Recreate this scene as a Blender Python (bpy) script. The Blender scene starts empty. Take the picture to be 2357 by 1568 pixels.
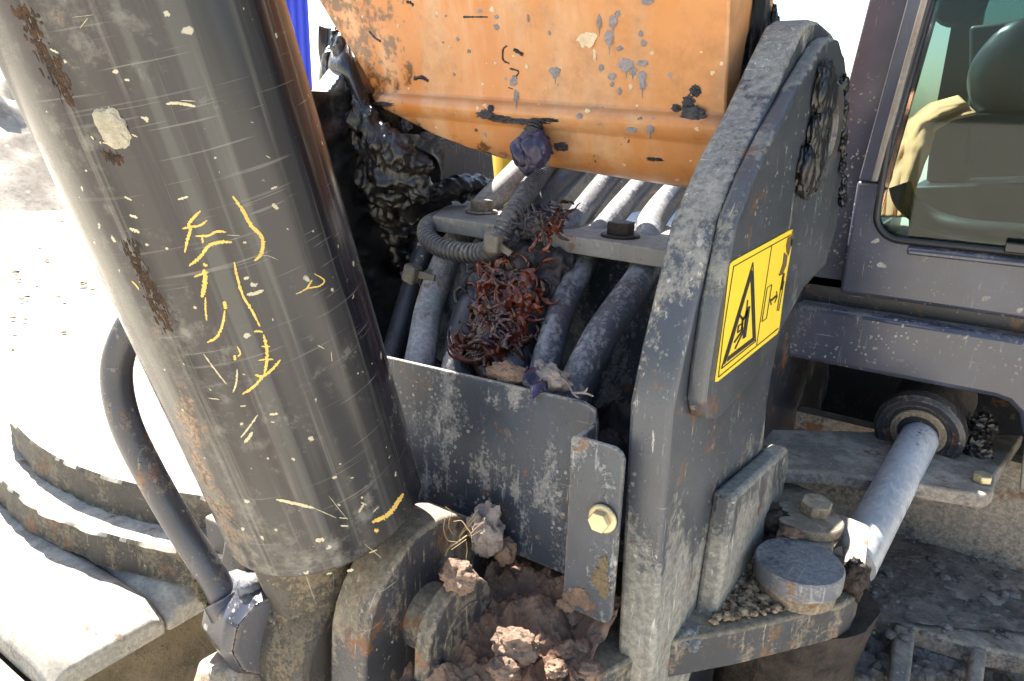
import bpy, bmesh, math, random
from mathutils import Vector, Matrix, noise
random.seed(7)
scn = bpy.context.scene
COL = scn.collection
R = math.radians

# ------------------------------------------------------------------ camera, world, sun, exposure
YAW, PITCH, ROLL = R(34), R(17.4), R(1.5)
EYE = Vector((0, 0, 1.6))
FPX, CX, CY = 1700.0, 1178.0, 784.0          # focal length and centre in a 2356 x 1568 frame
_fh = Vector((-math.sin(YAW), math.cos(YAW), 0)); _r0 = Vector((math.cos(YAW), math.sin(YAW), 0)); _z = Vector((0, 0, 1))
FWD = _fh * math.cos(PITCH) - _z * math.sin(PITCH); _u0 = _z * math.cos(PITCH) + _fh * math.sin(PITCH)
RGT = _r0 * math.cos(ROLL) + _u0 * math.sin(ROLL); UPV = _u0 * math.cos(ROLL) - _r0 * math.sin(ROLL)
cam = bpy.data.cameras.new("camera"); camo = bpy.data.objects.new("camera", cam); COL.objects.link(camo)
cam.sensor_width = 36; cam.lens = FPX / 2356 * 36; cam.clip_start = 0.02; cam.clip_end = 2000
m = Matrix((RGT, UPV, -FWD)).transposed().to_4x4(); m.translation = EYE; camo.matrix_world = m
scn.camera = camo

SUN_EL, SUN_AZ = R(50), R(-68)               # azimuth from +Y towards +X
to_sun = Vector((math.sin(SUN_AZ) * math.cos(SUN_EL), math.cos(SUN_AZ) * math.cos(SUN_EL), math.sin(SUN_EL)))
w = bpy.data.worlds.new("World"); scn.world = w; w.use_nodes = True
nt = w.node_tree; bg = nt.nodes["Background"]; sky = nt.nodes.new("ShaderNodeTexSky")
sky.sky_type = 'NISHITA'; sky.sun_disc = False; sky.sun_elevation = SUN_EL; sky.sun_rotation = SUN_AZ
sky.dust_density = 1.5; sky.air_density = 1.2
nt.links.new(sky.outputs[0], bg.inputs[0]); bg.inputs[1].default_value = 0.065
sl = bpy.data.lights.new("sun", 'SUN'); sl.energy = 4.5; sl.angle = R(0.5); sl.color = (1, .95, .86)
so = bpy.data.objects.new("sun", sl); COL.objects.link(so); so.rotation_euler = to_sun.to_track_quat('Z', 'Y').to_euler()
scn.view_settings.view_transform = 'Standard'; scn.view_settings.look = 'None'; scn.view_settings.exposure = 2.7

# ------------------------------------------------------------------ helpers: points
def ray(x, y): return FWD + RGT * ((x - CX) / FPX) - UPV * ((y - CY) / FPX)
def P(x, y, d): return EYE + ray(x, y) * d
def PX(x, y, v): k = ray(x, y); return EYE + k * ((v - EYE.x) / k.x)
def PY(x, y, v): k = ray(x, y); return EYE + k * ((v - EYE.y) / k.y)
def PZ(x, y, v): k = ray(x, y); return EYE + k * ((v - EYE.z) / k.z)
V = Vector

# ------------------------------------------------------------------ helpers: objects
def tag(o, label=None, cat=None, group=None, kind=None):
    if label: o['label'] = label
    if cat: o['category'] = cat
    if group: o['group'] = group
    if kind: o['kind'] = kind
    return o
def thing(name, loc, label, cat, group=None):
    o = bpy.data.objects.new(name, None); COL.objects.link(o); o.location = loc; o.empty_display_size = .05
    return tag(o, label, cat, group)
def wloc(o):
    p = V((0, 0, 0))
    while o: p += o.location; o = o.parent
    return p
def obj(name, bm, mat, parent=None, bevel=0, segs=2, smooth=40, base=None, solid=0):
    off = wloc(parent) if parent else V((0, 0, 0))
    if base is not None: off = off + (V(base) - off)
    bmesh.ops.recalc_face_normals(bm, faces=bm.faces) if not solid else None
    bmesh.ops.translate(bm, verts=bm.verts, vec=-off)
    me = bpy.data.meshes.new(name); bm.to_mesh(me); bm.free()
    o = bpy.data.objects.new(name, me); COL.objects.link(o)
    if parent: o.parent = parent
    elif base is not None: o.location = base
    if mat: me.materials.append(mat)
    if smooth:
        me.polygons.foreach_set('use_smooth', [True] * len(me.polygons)); me.set_sharp_from_angle(angle=R(smooth))
    if solid:
        s = o.modifiers.new('solid', 'SOLIDIFY'); s.thickness = solid; s.offset = 0
    if bevel:
        b = o.modifiers.new('bevel', 'BEVEL'); b.width = bevel; b.segments = segs; b.limit_method = 'ANGLE'; b.angle_limit = R(30); b.harden_normals = False
    return o
def BM(): return bmesh.new()
def prism(bm, pts, vec):
    pts = [V(p) for p in pts]; vec = V(vec)
    a = [bm.verts.new(p) for p in pts]; b = [bm.verts.new(p + vec) for p in pts]
    n = len(pts); bm.faces.new(a); bm.faces.new(b[::-1])
    for i in range(n): bm.faces.new((a[i], b[i], b[(i + 1) % n], a[(i + 1) % n]))
def box(bm, x0, x1, y0, y1, z0, z1):
    prism(bm, [(x0, y0, z0), (x1, y0, z0), (x1, y1, z0), (x0, y1, z0)], (0, 0, z1 - z0))
def frame_of(d):
    d = V(d).normalized(); a = V((0, 0, 1)) if abs(d.z) < .9 else V((1, 0, 0))
    u = d.cross(a).normalized(); return u, d.cross(u).normalized()
def lathe(bm, o, ax, prof, n=40, cap=True):
    """prof: list of (t along axis, radius)"""
    o = V(o); ax = V(ax).normalized(); u, v = frame_of(ax); rings = []
    for t, r in prof:
        rings.append([bm.verts.new(o + ax * t + (u * math.cos(2 * math.pi * k / n) + v * math.sin(2 * math.pi * k / n)) * r) for k in range(n)])
    for a, b in zip(rings, rings[1:]):
        for k in range(n): bm.faces.new((a[k], a[(k + 1) % n], b[(k + 1) % n], b[k]))
    if cap: bm.faces.new(rings[0]); bm.faces.new(rings[-1][::-1])
def spline(pts, per=10):
    pts = [V(p) for p in pts]; out = []; q = [pts[0] * 2 - pts[1]] + pts + [pts[-1] * 2 - pts[-2]]
    for i in range(1, len(q) - 2):
        a, b, c, d = q[i - 1:i + 3]
        for k in range(per):
            t = k / per
            out.append(.5 * ((2 * b) + (c - a) * t + (2 * a - 5 * b + 4 * c - d) * t * t + (3 * b - a - 3 * c + d) * t ** 3))
    out.append(pts[-1]); return out
def tube(bm, path, r, n=16, cap=True):
    rf = r if callable(r) else (lambda i, t: r)
    prev = None; rings = []; L = len(path)
    for i, p in enumerate(path):
        d = (path[min(i + 1, L - 1)] - path[max(i - 1, 0)]).normalized()
        if prev is None: u, v = frame_of(d)
        else:
            u = (prev - d * prev.dot(d)).normalized(); v = d.cross(u)
        prev = u; rr = rf(i, i / (L - 1))
        rings.append([bm.verts.new(p + (u * math.cos(2 * math.pi * k / n) + v * math.sin(2 * math.pi * k / n)) * rr) for k in range(n)])
    for a, b in zip(rings, rings[1:]):
        for k in range(n): bm.faces.new((a[k], a[(k + 1) % n], b[(k + 1) % n], b[k]))
    if cap: bm.faces.new(rings[0]); bm.faces.new(rings[-1][::-1])
def fbm(p, o=5, s=1.0): return noise.fractal(V(p) * s, 1.0, 2.1, o)
def lump(bm, c, rad, sub=4, amp=.3, fs=1.0, seed=0, rough=.12, stretch=(1, 1, 1), ridged=False, rot=None):
    m0 = len(bm.verts)
    res = bmesh.ops.create_icosphere(bm, subdivisions=sub, radius=1)
    off = V((seed * 3.7, seed * 1.3, seed * 2.9)); rot = rot or Matrix.Rotation(seed * 1.7, 3, V((.3, .5, .8)).normalized())
    for vv in res['verts']:
        n = vv.co.normalized()
        k = 1 + amp * noise.noise(n * fs * 1.3 + off) + amp * .6 * noise.noise(n * fs * 2.9 + off)
        if ridged: k += rough * 2 * (1 - abs(noise.noise(n * fs * 4 + off)) * 2) + rough * noise.noise(n * fs * 9 + off)
        else: k += rough * fbm(n * fs * 5 + off, 4)
        q = V((n.x * stretch[0], n.y * stretch[1], n.z * stretch[2])) * k * rad
        vv.co = (rot @ q if stretch == (1, 1, 1) else q) + V(c)
def foldlump(bm, c, rad, st, seed, sub=5, f=1.0, amp=.10):
    res = bmesh.ops.create_icosphere(bm, subdivisions=sub, radius=1); off = V((seed * 3.1, seed * 1.9, seed * 2.3))
    for vv in res['verts']:
        n = vv.co.normalized(); q = V((n.x * 1.5, n.y * 1.5, n.z * .7)) * f + off
        k = 1 + .32 * noise.noise(n * 1.2 + off) + amp * math.sin(8 * noise.noise(q * .8) + 1.5 * noise.noise(q * 2)) + amp * .3 * math.sin(7 * noise.noise(q * 1.5 + V((5, 1, 2))))
        vv.co = V((n.x * st[0], n.y * st[1], n.z * st[2])) * k * rad + V(c)
def sheet(bm, fn, nu, nv):
    g = [[bm.verts.new(fn(i / (nu - 1), j / (nv - 1))) for j in range(nv)] for i in range(nu)]
    for i in range(nu - 1):
        for j in range(nv - 1): bm.faces.new((g[i][j], g[i + 1][j], g[i + 1][j + 1], g[i][j + 1]))
def fuse(o, vox, it=2):
    m_ = o.modifiers.new('remesh', 'REMESH'); m_.mode = 'VOXEL'; m_.voxel_size = vox; m_.use_smooth_shade = True
    if it: k = o.modifiers.new('smooth', 'SMOOTH'); k.iterations = it; k.factor = .5
    return o
def hexhead(bm, c, ax, r, h):
    u, v = frame_of(ax); c = V(c)
    prism(bm, [c + (u * math.cos(k * math.pi / 3) + v * math.sin(k * math.pi / 3)) * r for k in range(6)], V(ax).normalized() * h)

# ------------------------------------------------------------------ helpers: materials
class M:
    def __init__(s, name):
        s.mat = bpy.data.materials.new(name); s.mat.use_nodes = True; s.t = s.mat.node_tree
        s.b = s.t.nodes['Principled BSDF']; s.tc = s.t.nodes.new('ShaderNodeTexCoord').outputs['Object']
    def n(s, k, **kw):
        x = s.t.nodes.new('ShaderNode' + k)
        for a, b in kw.items(): setattr(x, a, b)
        return x
    def put(s, sock, v):
        if isinstance(v, bpy.types.NodeSocket): s.t.links.new(v, sock)
        else: sock.default_value = v if not (isinstance(v, tuple) and len(v) == 3 and sock.type == 'RGBA') else (*v, 1)
    def math(s, op, a, b=0.0, c=0.0, clamp=False):
        x = s.n('Math', operation=op, use_clamp=clamp)
        for i, q in enumerate((a, b, c)): s.put(x.inputs[i], q)
        return x.outputs[0]
    def map(s, sc=(1, 1, 1), rot=(0, 0, 0), loc=(0, 0, 0)):
        x = s.n('Mapping'); s.put(x.inputs[0], s.tc); x.inputs['Scale'].default_value = sc; x.inputs['Rotation'].default_value = rot; x.inputs['Location'].default_value = loc
        return x.outputs[0]
    def noise(s, scale, detail=6, rough=.6, co=None, dist=0):
        x = s.n('TexNoise'); s.put(x.inputs['Vector'], co or s.tc); x.inputs['Scale'].default_value = scale
        x.inputs['Detail'].default_value = detail; x.inputs['Roughness'].default_value = rough; x.inputs['Distortion'].default_value = dist
        return x.outputs['Fac']
    def voro(s, scale, feat='F1', co=None, out='Distance'):
        x = s.n('TexVoronoi', feature=feat); s.put(x.inputs['Vector'], co or s.tc); x.inputs['Scale'].default_value = scale
        return x.outputs[out]
    def step(s, v, lo, hi):
        x = s.n('MapRange', interpolation_type='SMOOTHSTEP'); s.put(x.inputs[0], v)
        x.inputs[1].default_value = lo; x.inputs[2].default_value = hi; return x.outputs[0]
    def mix(s, f, a, b):
        x = s.n('Mix', data_type='RGBA'); s.put(x.inputs[0], f); s.put(x.inputs[6], a); s.put(x.inputs[7], b); return x.outputs[2]
    def mixf(s, f, a, b):
        x = s.n('Mix', data_type='FLOAT'); s.put(x.inputs[0], f); s.put(x.inputs[2], a); s.put(x.inputs[3], b); return x.outputs[0]
    def sep(s, v):
        x = s.n('SeparateXYZ'); s.put(x.inputs[0], v); return x.outputs
    def bump(s, h, st=.3, d=.004):
        x = s.n('Bump'); x.inputs['Strength'].default_value = st; x.inputs['Distance'].default_value = d; s.put(x.inputs['Height'], h)
        s.t.links.new(x.outputs[0], s.b.inputs['Normal'])
    def spots(s, scale, lo, hi, frac, seed=0):
        """isolated round blobs: voronoi cells, only a fraction of them filled"""
        co = s.map(loc=(seed, seed * .7, seed * 1.3))
        wob = s.n('MixRGB', blend_type='ADD'); wob.inputs[0].default_value = 1
        x = s.n('TexNoise'); s.put(x.inputs['Vector'], co); x.inputs['Scale'].default_value = scale * 1.7; x.inputs['Detail'].default_value = 3
        vm = s.n('VectorMath', operation='MULTIPLY_ADD'); s.put(vm.inputs[0], x.outputs['Color']); vm.inputs[1].default_value = (.9 / scale,) * 3; s.put(vm.inputs[2], co)
        v1 = s.n('TexVoronoi'); s.put(v1.inputs['Vector'], vm.outputs[0]); v1.inputs['Scale'].default_value = scale
        col = s.n('SeparateColor'); s.put(col.inputs[0], v1.outputs['Color'])
        rad = s.math('MULTIPLY', s.math('MULTIPLY', col.outputs[1], col.outputs[1]), hi)
        inside = s.step(s.math('SUBTRACT', s.math('ADD', rad, lo), v1.outputs['Distance']), 0, .06)
        return s.math('MULTIPLY', inside, s.math('LESS_THAN', col.outputs[0], frac))
    def done(s, color, rough=.5, metal=0.0, spec=.5):
        s.put(s.b.inputs['Base Color'], color); s.put(s.b.inputs['Roughness'], rough); s.put(s.b.inputs['Metallic'], metal)
        s.b.inputs['Specular IOR Level'].default_value = spec
        return s.mat

def grimy(name, base, dust=(.30, .26, .20), amt=.5, rough=.4, up=.35, streak=None, spot=.35, scr=.5, rust=.0, blotch=7, base2=None, edge=.5, metal=0.0, spec=.5, bump=.5, zd=None):
    """worn paint: dusty blotches, pale splashes, scratches, chipped edges"""
    s = M(name)
    n1 = s.noise(blotch, 6, .6); n2 = s.noise(blotch * 15, 8, .75); n3 = s.noise(blotch * 45, 4, .7); vs = s.noise(1.0, 6, .7, s.map(sc=(85, 85, 7)))
    c = s.mix(s.step(s.noise(blotch * .6, 4), .35, .65), base, base2 or tuple(k * 1.5 for k in base))
    v = s.math('ADD', s.math('ADD', s.math('MULTIPLY', n1, .48), s.math('MULTIPLY', vs, .16)), s.math('MULTIPLY', n2, .36))
    if streak is not None:
        st = s.noise(1.0, 6, .65, s.map(sc=streak)); v = s.math('ADD', s.math('MULTIPLY', v, .6), s.math('MULTIPLY', st, .4))
    gz = s.sep(s.n('NewGeometry').outputs['Normal'])[2]
    v = s.math('ADD', v, s.math('MULTIPLY', s.math('MAXIMUM', gz, 0.0), up * .35))
    v = s.math('ADD', v, s.math('MULTIPLY', s.math('SUBTRACT', n3, .5), .07))
    if zd: v = s.math('ADD', v, s.math('MULTIPLY', s.step(s.sep(s.tc)[2], zd[0], zd[1]), zd[2]))  # extra dust low down, also painting in light bounced off the ground
    t = .66 - .3 * amt
    dm = s.math('ADD', s.math('MULTIPLY', s.step(v, t - .010, t + .025), .55), s.math('MULTIPLY', s.step(v, t - .02, t + .14), .45))
    c = s.mix(s.math('MULTIPLY', dm, .40 + .55 * amt), c, s.mix(s.step(n2, .38, .62), tuple(k * .70 for k in dust), tuple(min(.8, k * 1.22) for k in dust)))
    sc2 = s.noise(1.0, 4, .7, s.map(sc=(150, 150, 16), rot=(.12, .2, .1))); sm = s.math('MULTIPLY', s.step(sc2, .60, .68), s.step(n1, .42, .62))
    c = s.mix(s.math('MULTIPLY', sm, scr), c, tuple(min(.8, k * 1.5) for k in dust))
    tint = s.mix(s.step(s.noise(blotch * 2.3, 5), .42, .62), (.12, .10, .085), (.42, .37, .30))
    c = s.mix(s.math('MULTIPLY', s.step(v, t + .1, t + .24), .6 * amt), c, tint)
    if rust:
        rm = s.step(s.math('ADD', s.noise(blotch * 1.8, 9, .75), s.math('MULTIPLY', s.noise(blotch * 14, 3), .15)), .66 - rust * .15, .74 - rust * .15)
        c = s.mix(s.math('MULTIPLY', rm, .85), c, s.mix(n3, (.09, .035, .014), (.22, .10, .04)))
    h = s.math('ADD', s.math('ADD', s.math('MULTIPLY', v, .5), s.math('MULTIPLY', dm, .3)), s.math('MULTIPLY', n3, .12))
    if spot:
        m1 = s.spots(46, .0, .34, spot * .34, 1.0); m2 = s.spots(150, .03, .40, spot * .8, 4.0)
        mm = s.math('MULTIPLY', s.math('MAXIMUM', m1, m2), s.step(s.noise(5.5, 4, .6, s.map(loc=(2, 5, 1))), .44, .60))
        c = s.mix(s.math('MULTIPLY', mm, s.mixf(s.noise(60, 3), .15, .95)), c, s.mix(s.step(s.noise(9, 2), .4, .6), (.46, .43, .39), (.24, .21, .17)))
        h = s.math('ADD', h, s.math('MULTIPLY', mm, .5))
    if scr:
        for k, (rt, sc) in enumerate(((.5, (9, 260, 9)), (-.9, (260, 9, 14)), (1.2, (11, 14, 240)))):
            q = s.noise(1.0, 2, .5, s.map(sc=sc, rot=(rt, rt * .7 + k, rt * 1.3)))
            lm = s.math('MULTIPLY', s.step(q, .70, .74), s.step(s.noise(5 + k, 2), .48, .6))
            c = s.mix(s.math('MULTIPLY', lm, scr), c, (.42, .40, .36))
    if edge:
        bv = s.n('Bevel', samples=3); bv.inputs['Radius'].default_value = .006
        dt = s.n('VectorMath', operation='DOT_PRODUCT'); s.put(dt.inputs[0], bv.outputs[0]); s.put(dt.inputs[1], s.n('NewGeometry').outputs['Normal'])
        em = s.math('MULTIPLY', s.step(s.math('SUBTRACT', 1.0, dt.outputs['Value']), .02, .12), s.step(n2, .42, .6))
        c = s.mix(s.math('MULTIPLY', em, edge), c, s.mix(n3, (.30, .20, .12), (.48, .42, .33)))
    rg = s.mixf(dm, rough, .88)
    s.bump(h, bump, .005)
    return s.done(c, rg, metal, spec)

MAT = {}
MAT['plate'] = grimy('dusty_dark_paint', (.034, .038, .046), (.36, .335, .275), .35, .36, .4, streak=(9, 9, 1.6), spot=.6, scr=.8, rust=.10, zd=(.30, -.05, .17))
MAT['doubler'] = grimy('dark_paint_smooth', (.034, .038, .044), (.28, .265, .21), .32, .33, .3, streak=(9, 14, 1.4), spot=.35, scr=.5, rust=.05)
MAT['guard'] = grimy('mottled_guard_paint', (.026, .033, .046), (.34, .33, .31), .45, .36, .3, streak=(22, 22, 7), spot=.9, scr=.5, rust=.08, blotch=13)
MAT['flap'] = grimy('guard_flap_paint', (.055, .060, .064), (.22, .20, .165), .32, .36, .3, spot=.6, scr=.5, rust=.12)
MAT['muddy'] = grimy('mud_caked_steel', (.060, .055, .050), (.26, .195, .125), .75, .55, .5, spot=.3, scr=.2, rust=.2, blotch=11, bump=.8)
MAT['lug'] = grimy('worn_lug_steel', (.030, .030, .034), (.29, .23, .145), .47, .45, .4, streak=(10, 10, 2.5), spot=.3, scr=.6, rust=.08)
MAT['shoe'] = grimy('dusty_track_steel', (.20, .185, .155), (.42, .38, .31), .8, .6, .5, spot=.2, scr=.3, rust=.06, blotch=9)
MAT['rim'] = grimy('muddy_shaded_rim_steel', (.03, .027, .022), (.20, .165, .11), .55, .6, .3, streak=(12, 12, 5), spot=.2, scr=.4, rust=.2, blotch=8, bump=.8)
MAT['clamp'] = grimy('grey_clamp_steel', (.15, .14, .125), (.28, .25, .21), .5, .5, .4, spot=.2, scr=.3, rust=.15)
MAT['pincap'] = grimy('bluish_worn_steel', (.07, .075, .09), (.30, .28, .25), .45, .4, .2, spot=.1, scr=.5, rust=.15, blotch=14)
MAT['eye'] = grimy('greasy_muddy_eye', (.030, .026, .022), (.20, .15, .085), .55, .5, .3, streak=(9, 9, 4), spot=.2, scr=.4, rust=.15, blotch=10, bump=.8)
MAT['rod'] = grimy('scratched_chrome', (.40, .41, .44), (.42, .41, .40), .55, .3, .1, streak=(60, 60, 12), spot=.15, scr=.8, rust=.05, metal=.35, edge=0, bump=.2)
MAT['cab'] = grimy('dark_cab_paint', (.038, .042, .062), (.24, .22, .19), .2, .2, .25, streak=(10, 10, 1.5), spot=1.0, scr=.35, rust=0, edge=.2, bump=.12)
MAT['dark'] = grimy('oily_dark_steel', (.016, .017, .022), (.09, .075, .06), .35, .35, .4, spot=.25, scr=.2, rust=.15)
MAT['floor'] = grimy('dusty_floor_steel', (.07, .07, .075), (.30, .25, .195), .75, .6, .5, spot=.4, scr=.1, rust=.15, bump=.6)
MAT['bolt'] = grimy('zinc_bolt', (.48, .40, .24), (.40, .34, .22), .4, .35, .2, spot=0, scr=.4, rust=.05, metal=.7, blotch=25)
MAT['brownplate'] = grimy('brown_plate', (.10, .085, .06), (.22, .18, .12), .5, .5, .3, spot=.1, rust=.3)
MAT['hose'] = grimy('grey_hose_rubber', (.040, .043, .054), (.32, .32, .32), .32, .38, .3, spot=1.2, scr=.15, rust=0, blotch=9, edge=0)
MAT['hose_dark'] = grimy('black_hose_rubber', (.018, .018, .024), (.14, .13, .13), .25, .4, .3, spot=.45, scr=.1, rust=0, blotch=9, edge=0)
MAT['hose_pale'] = grimy('pale_hose_rubber', (.12, .12, .12), (.38, .36, .34), .5, .55, .35, spot=.5, scr=.1, rust=.05, blotch=9, edge=0)
MAT['pipe'] = grimy('painted_pipe', (.030, .031, .040), (.34, .27, .17), .36, .3, .1, streak=(5, 5, 5), spot=.35, scr=.3, rust=.25, blotch=9)
MAT['conduit'] = grimy('ribbed_conduit_plastic', (.030, .029, .032), (.25, .23, .20), .35, .4, .4, spot=.1, scr=0, rust=0, edge=0)
MAT['tie'] = grimy('dirty_tie_plastic', (.08, .07, .055), (.2, .17, .13), .5, .5, spot=0, scr=0, edge=0)

def barrel_mat(ax):
    """glossy dark grey barrel: lengthwise dust streaks, bands painted as reflections, smears, scratches; mud patches"""
    s = M('barrel_paint')
    # object coordinates: z along the barrel axis (object is rotated)
    st1 = s.noise(1.0, 5, .6, s.map(sc=(14, 14, .55))); st2 = s.noise(1.0, 6, .7, s.map(sc=(60, 60, 1.2)))
    n1 = s.noise(9, 8, .7); n2 = s.noise(45, 6, .7); n3 = s.noise(220, 3, .7)
    x, y, z = s.sep(s.tc)
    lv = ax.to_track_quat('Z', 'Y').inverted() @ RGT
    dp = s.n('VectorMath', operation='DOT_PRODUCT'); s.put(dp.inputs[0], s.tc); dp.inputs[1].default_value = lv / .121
    side = dp.outputs['Value']                            # -1 on the dusty left flank, lightened as if sunlit, +1 on the darker right flank
    st3 = s.noise(1.0, 3, .5, s.map(sc=(34, 34, .7), loc=(3, 1, 2)))
    c = s.mix(s.step(st1, .40, .60), (.005, .005, .008), (.036, .034, .034))
    c = s.mix(s.math('MULTIPLY', s.step(st3, .52, .60), .5), c, (.09, .09, .082))  # pale lengthwise bands painted in as reflections
    c = s.mix(s.math('MULTIPLY', s.step(s.noise(1.0, 3, .5, s.map(sc=(26, 26, .6), loc=(7, 3, 5))), .52, .64), .5), c, (.020, .015, .020))  # dark purplish bands, likewise reflections put into the colour
    c = s.mix(s.math('MULTIPLY', s.step(st2, .54, .66), .4), c, (.16, .15, .13))
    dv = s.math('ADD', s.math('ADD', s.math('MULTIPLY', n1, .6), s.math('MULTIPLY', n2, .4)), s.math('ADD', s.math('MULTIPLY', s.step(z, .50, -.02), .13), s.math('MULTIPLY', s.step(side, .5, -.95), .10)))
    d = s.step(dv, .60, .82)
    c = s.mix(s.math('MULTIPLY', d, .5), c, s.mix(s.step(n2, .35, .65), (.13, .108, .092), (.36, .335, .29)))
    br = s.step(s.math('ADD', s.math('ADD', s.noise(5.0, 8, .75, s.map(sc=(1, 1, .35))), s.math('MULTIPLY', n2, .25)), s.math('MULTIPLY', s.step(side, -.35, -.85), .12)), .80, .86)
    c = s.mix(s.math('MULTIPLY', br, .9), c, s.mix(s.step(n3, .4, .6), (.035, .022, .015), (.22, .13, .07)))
    m1 = s.spots(30, .0, .30, .10, 2.0); m2 = s.spots(110, .02, .36, .2, 5.0)
    mm = s.math('MAXIMUM', m1, m2)
    c = s.mix(s.math('MULTIPLY', mm, .8), c, (.46, .41, .30))
    for k, (rt, sc) in enumerate((((1.1, .2, .4), (6, 6, 230)), ((.6, .5, 0), (7, 8, 300)), ((-.8, .1, .9), (5, 9, 260)))):
        q = s.noise(1.0, 2, .5, s.map(sc=sc, rot=rt)); lm = s.math('MULTIPLY', s.step(q, .67, .71), s.step(s.noise(4 + k, 2), .45, .6))
        c = s.mix(s.math('MULTIPLY', lm, .22), c, (.34, .32, .28))
    s.bump(s.math('ADD', s.math('MULTIPLY', mm, .7), s.math('ADD', s.math('MULTIPLY', d, .25), s.math('MULTIPLY', n2, .12))), .25, .004)
    rg = s.math('ADD', s.mixf(d, .13, .7), s.math('MULTIPLY', st2, .14))
    return s.done(c, rg, 0, .30)

def boom_mat():
    s = M('orange_boom_paint')
    x, y, z = s.sep(s.tc)
    n1 = s.noise(7, 8, .65); n2 = s.noise(40, 6, .7); n3 = s.noise(160, 3, .7)
    st = s.noise(1.0, 6, .6, s.map(sc=(16, 16, 1.3)))
    c = s.mix(n1, (.40, .135, .026), (.50, .195, .050))
    c = s.mix(s.math('MULTIPLY', s.step(st, .42, .70), .65), c, (.56, .37, .22))
    c = s.mix(s.math('MULTIPLY', s.step(s.noise(2.5, 4), .4, .7), .35), c, (.53, .31, .15))
    c = s.mix(s.math('MULTIPLY', s.step(n2, .56, .75), .22), c, (.38, .15, .04))
    dd = s.step(s.math('ADD', s.math('ADD', s.math('MULTIPLY', s.noise(4.5, 5, .6), .6), s.math('MULTIPLY', st, .25)), s.math('MULTIPLY', n2, .3)), .56, .74)
    c = s.mix(s.math('MULTIPLY', dd, .5), c, (.20, .085, .028))
    # oily grime low down, near the ridge and to the left end
    low = s.step(z, .05, -.05); left = s.step(x, -.10, -.34)
    g = s.math('ADD', s.math('MULTIPLY', s.math('MULTIPLY', low, s.step(x, .16, -.22)), .30), s.math('MULTIPLY', left, .21))
    gm = s.step(s.math('ADD', s.math('ADD', s.math('MULTIPLY', n1, .5), s.math('MULTIPLY', n2, .5)), g), .645, .72)
    c = s.mix(s.math('MULTIPLY', gm, .8), c, (.06, .03, .014))
    dr = s.spots(80, .02, .30, .16, 9.0)
    c = s.mix(s.math('MULTIPLY', s.math('MULTIPLY', dr, s.step(z, .15, .0)), .9), c, (.03, .02, .015))
    sp = s.spots(60, .0, .34, .14, 3.0); c = s.mix(s.math('MULTIPLY', sp, .8), c, (.22, .18, .17))
    sp2 = s.spots(75, .0, .32, .2, 6.0); c = s.mix(s.math('MULTIPLY', sp2, .75), c, (.62, .48, .32))
    s.bump(s.math('ADD', s.math('MULTIPLY', s.math('MAXIMUM', sp, sp2), .8), s.math('MULTIPLY', n2, .25)), .25, .004)
    return s.done(c, s.mixf(gm, .42, .25))
MAT['boom'] = boom_mat()

def grease_mat(name, c1, c2, rough=.22, bs=.5, dusty=.2):
    s = M(name); n1 = s.noise(1.0, 2.5, .5, s.map(sc=(30, 24, 11), rot=(.3, .5, .2)), .8); n2 = s.noise(130, 5, .7)
    c = s.mix(s.step(n1, .4, .65), c1, c2)
    c = s.mix(s.math('MULTIPLY', s.step(n2, .58, .72), dusty), c, (.16, .14, .13))
    s.bump(s.math('ADD', n1, s.math('MULTIPLY', n2, .35)), bs, .008)
    return s.done(c, s.math('ADD', rough, s.math('MULTIPLY', n2, .3)))
MAT['grease'] = grease_mat('black_grease', (.005, .005, .006), (.016, .013, .012), .2, .3, .3)
MAT['grease_p'] = grease_mat('purple_grease', (.016, .013, .036), (.050, .042, .095), .22, .35, .1)
MAT['grease_r'] = grease_mat('red_brown_grease', (.022, .005, .004), (.12, .024, .010), .08, .25, .05)
MAT['wetmud'] = grease_mat('wet_dark_mud', (.010, .009, .013), (.045, .036, .036), .3, .9, .25)

def soil_mat(name, a, b, c3, sc=14, bs=.8, rough=.9):
    s = M(name); n1 = s.noise(sc, 9, .72); n2 = s.noise(sc * 8, 6, .7); vo = s.voro(sc * 5)
    c = s.mix(s.step(n1, .36, .62), a, b); c = s.mix(s.math('MULTIPLY', s.step(n2, .52, .7), .7), c, c3)
    c = s.mix(s.math('MULTIPLY', s.step(vo, .22, .05), .35), c, tuple(min(1, k * 1.5) for k in b))
    s.bump(s.math('ADD', n1, s.math('ADD', s.math('MULTIPLY', n2, .45), s.math('MULTIPLY', vo, -.2))), bs, .01)
    return s.done(c, rough, 0, .25)
MAT['mud'] = soil_mat('reddish_mud', (.12, .068, .045), (.30, .19, .13), (.075, .055, .055))
MAT['clod'] = soil_mat('pale_clay', (.17, .112, .08), (.30, .205, .15), (.11, .075, .06), 30, .9)
MAT['clod_g'] = soil_mat('grey_clay', (.19, .16, .145), (.34, .29, .26), (.11, .09, .08), 22, .8)
MAT['darkclod'] = soil_mat('dark_wet_clay', (.018, .014, .012), (.06, .045, .036), (.03, .024, .022), 25, .8, .55)
MAT['ground'] = soil_mat('dry_bright_ground', (.44, .39, .31), (.55, .50, .41), (.38, .34, .27), 1.5, .3)
MAT['bank'] = soil_mat('spoil_bank_soil', (.12, .10, .08), (.36, .32, .26), (.06, .05, .04), .9, 1.0)
MAT['frame_mud'] = soil_mat('caked_brown_mud', (.11, .085, .052), (.19, .145, .09), (.055, .045, .03), 12, .7)
MAT['crumb'] = soil_mat('mixed_crumbs', (.05, .035, .025), (.42, .30, .19), (.02, .018, .018), 60, .4)

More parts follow.
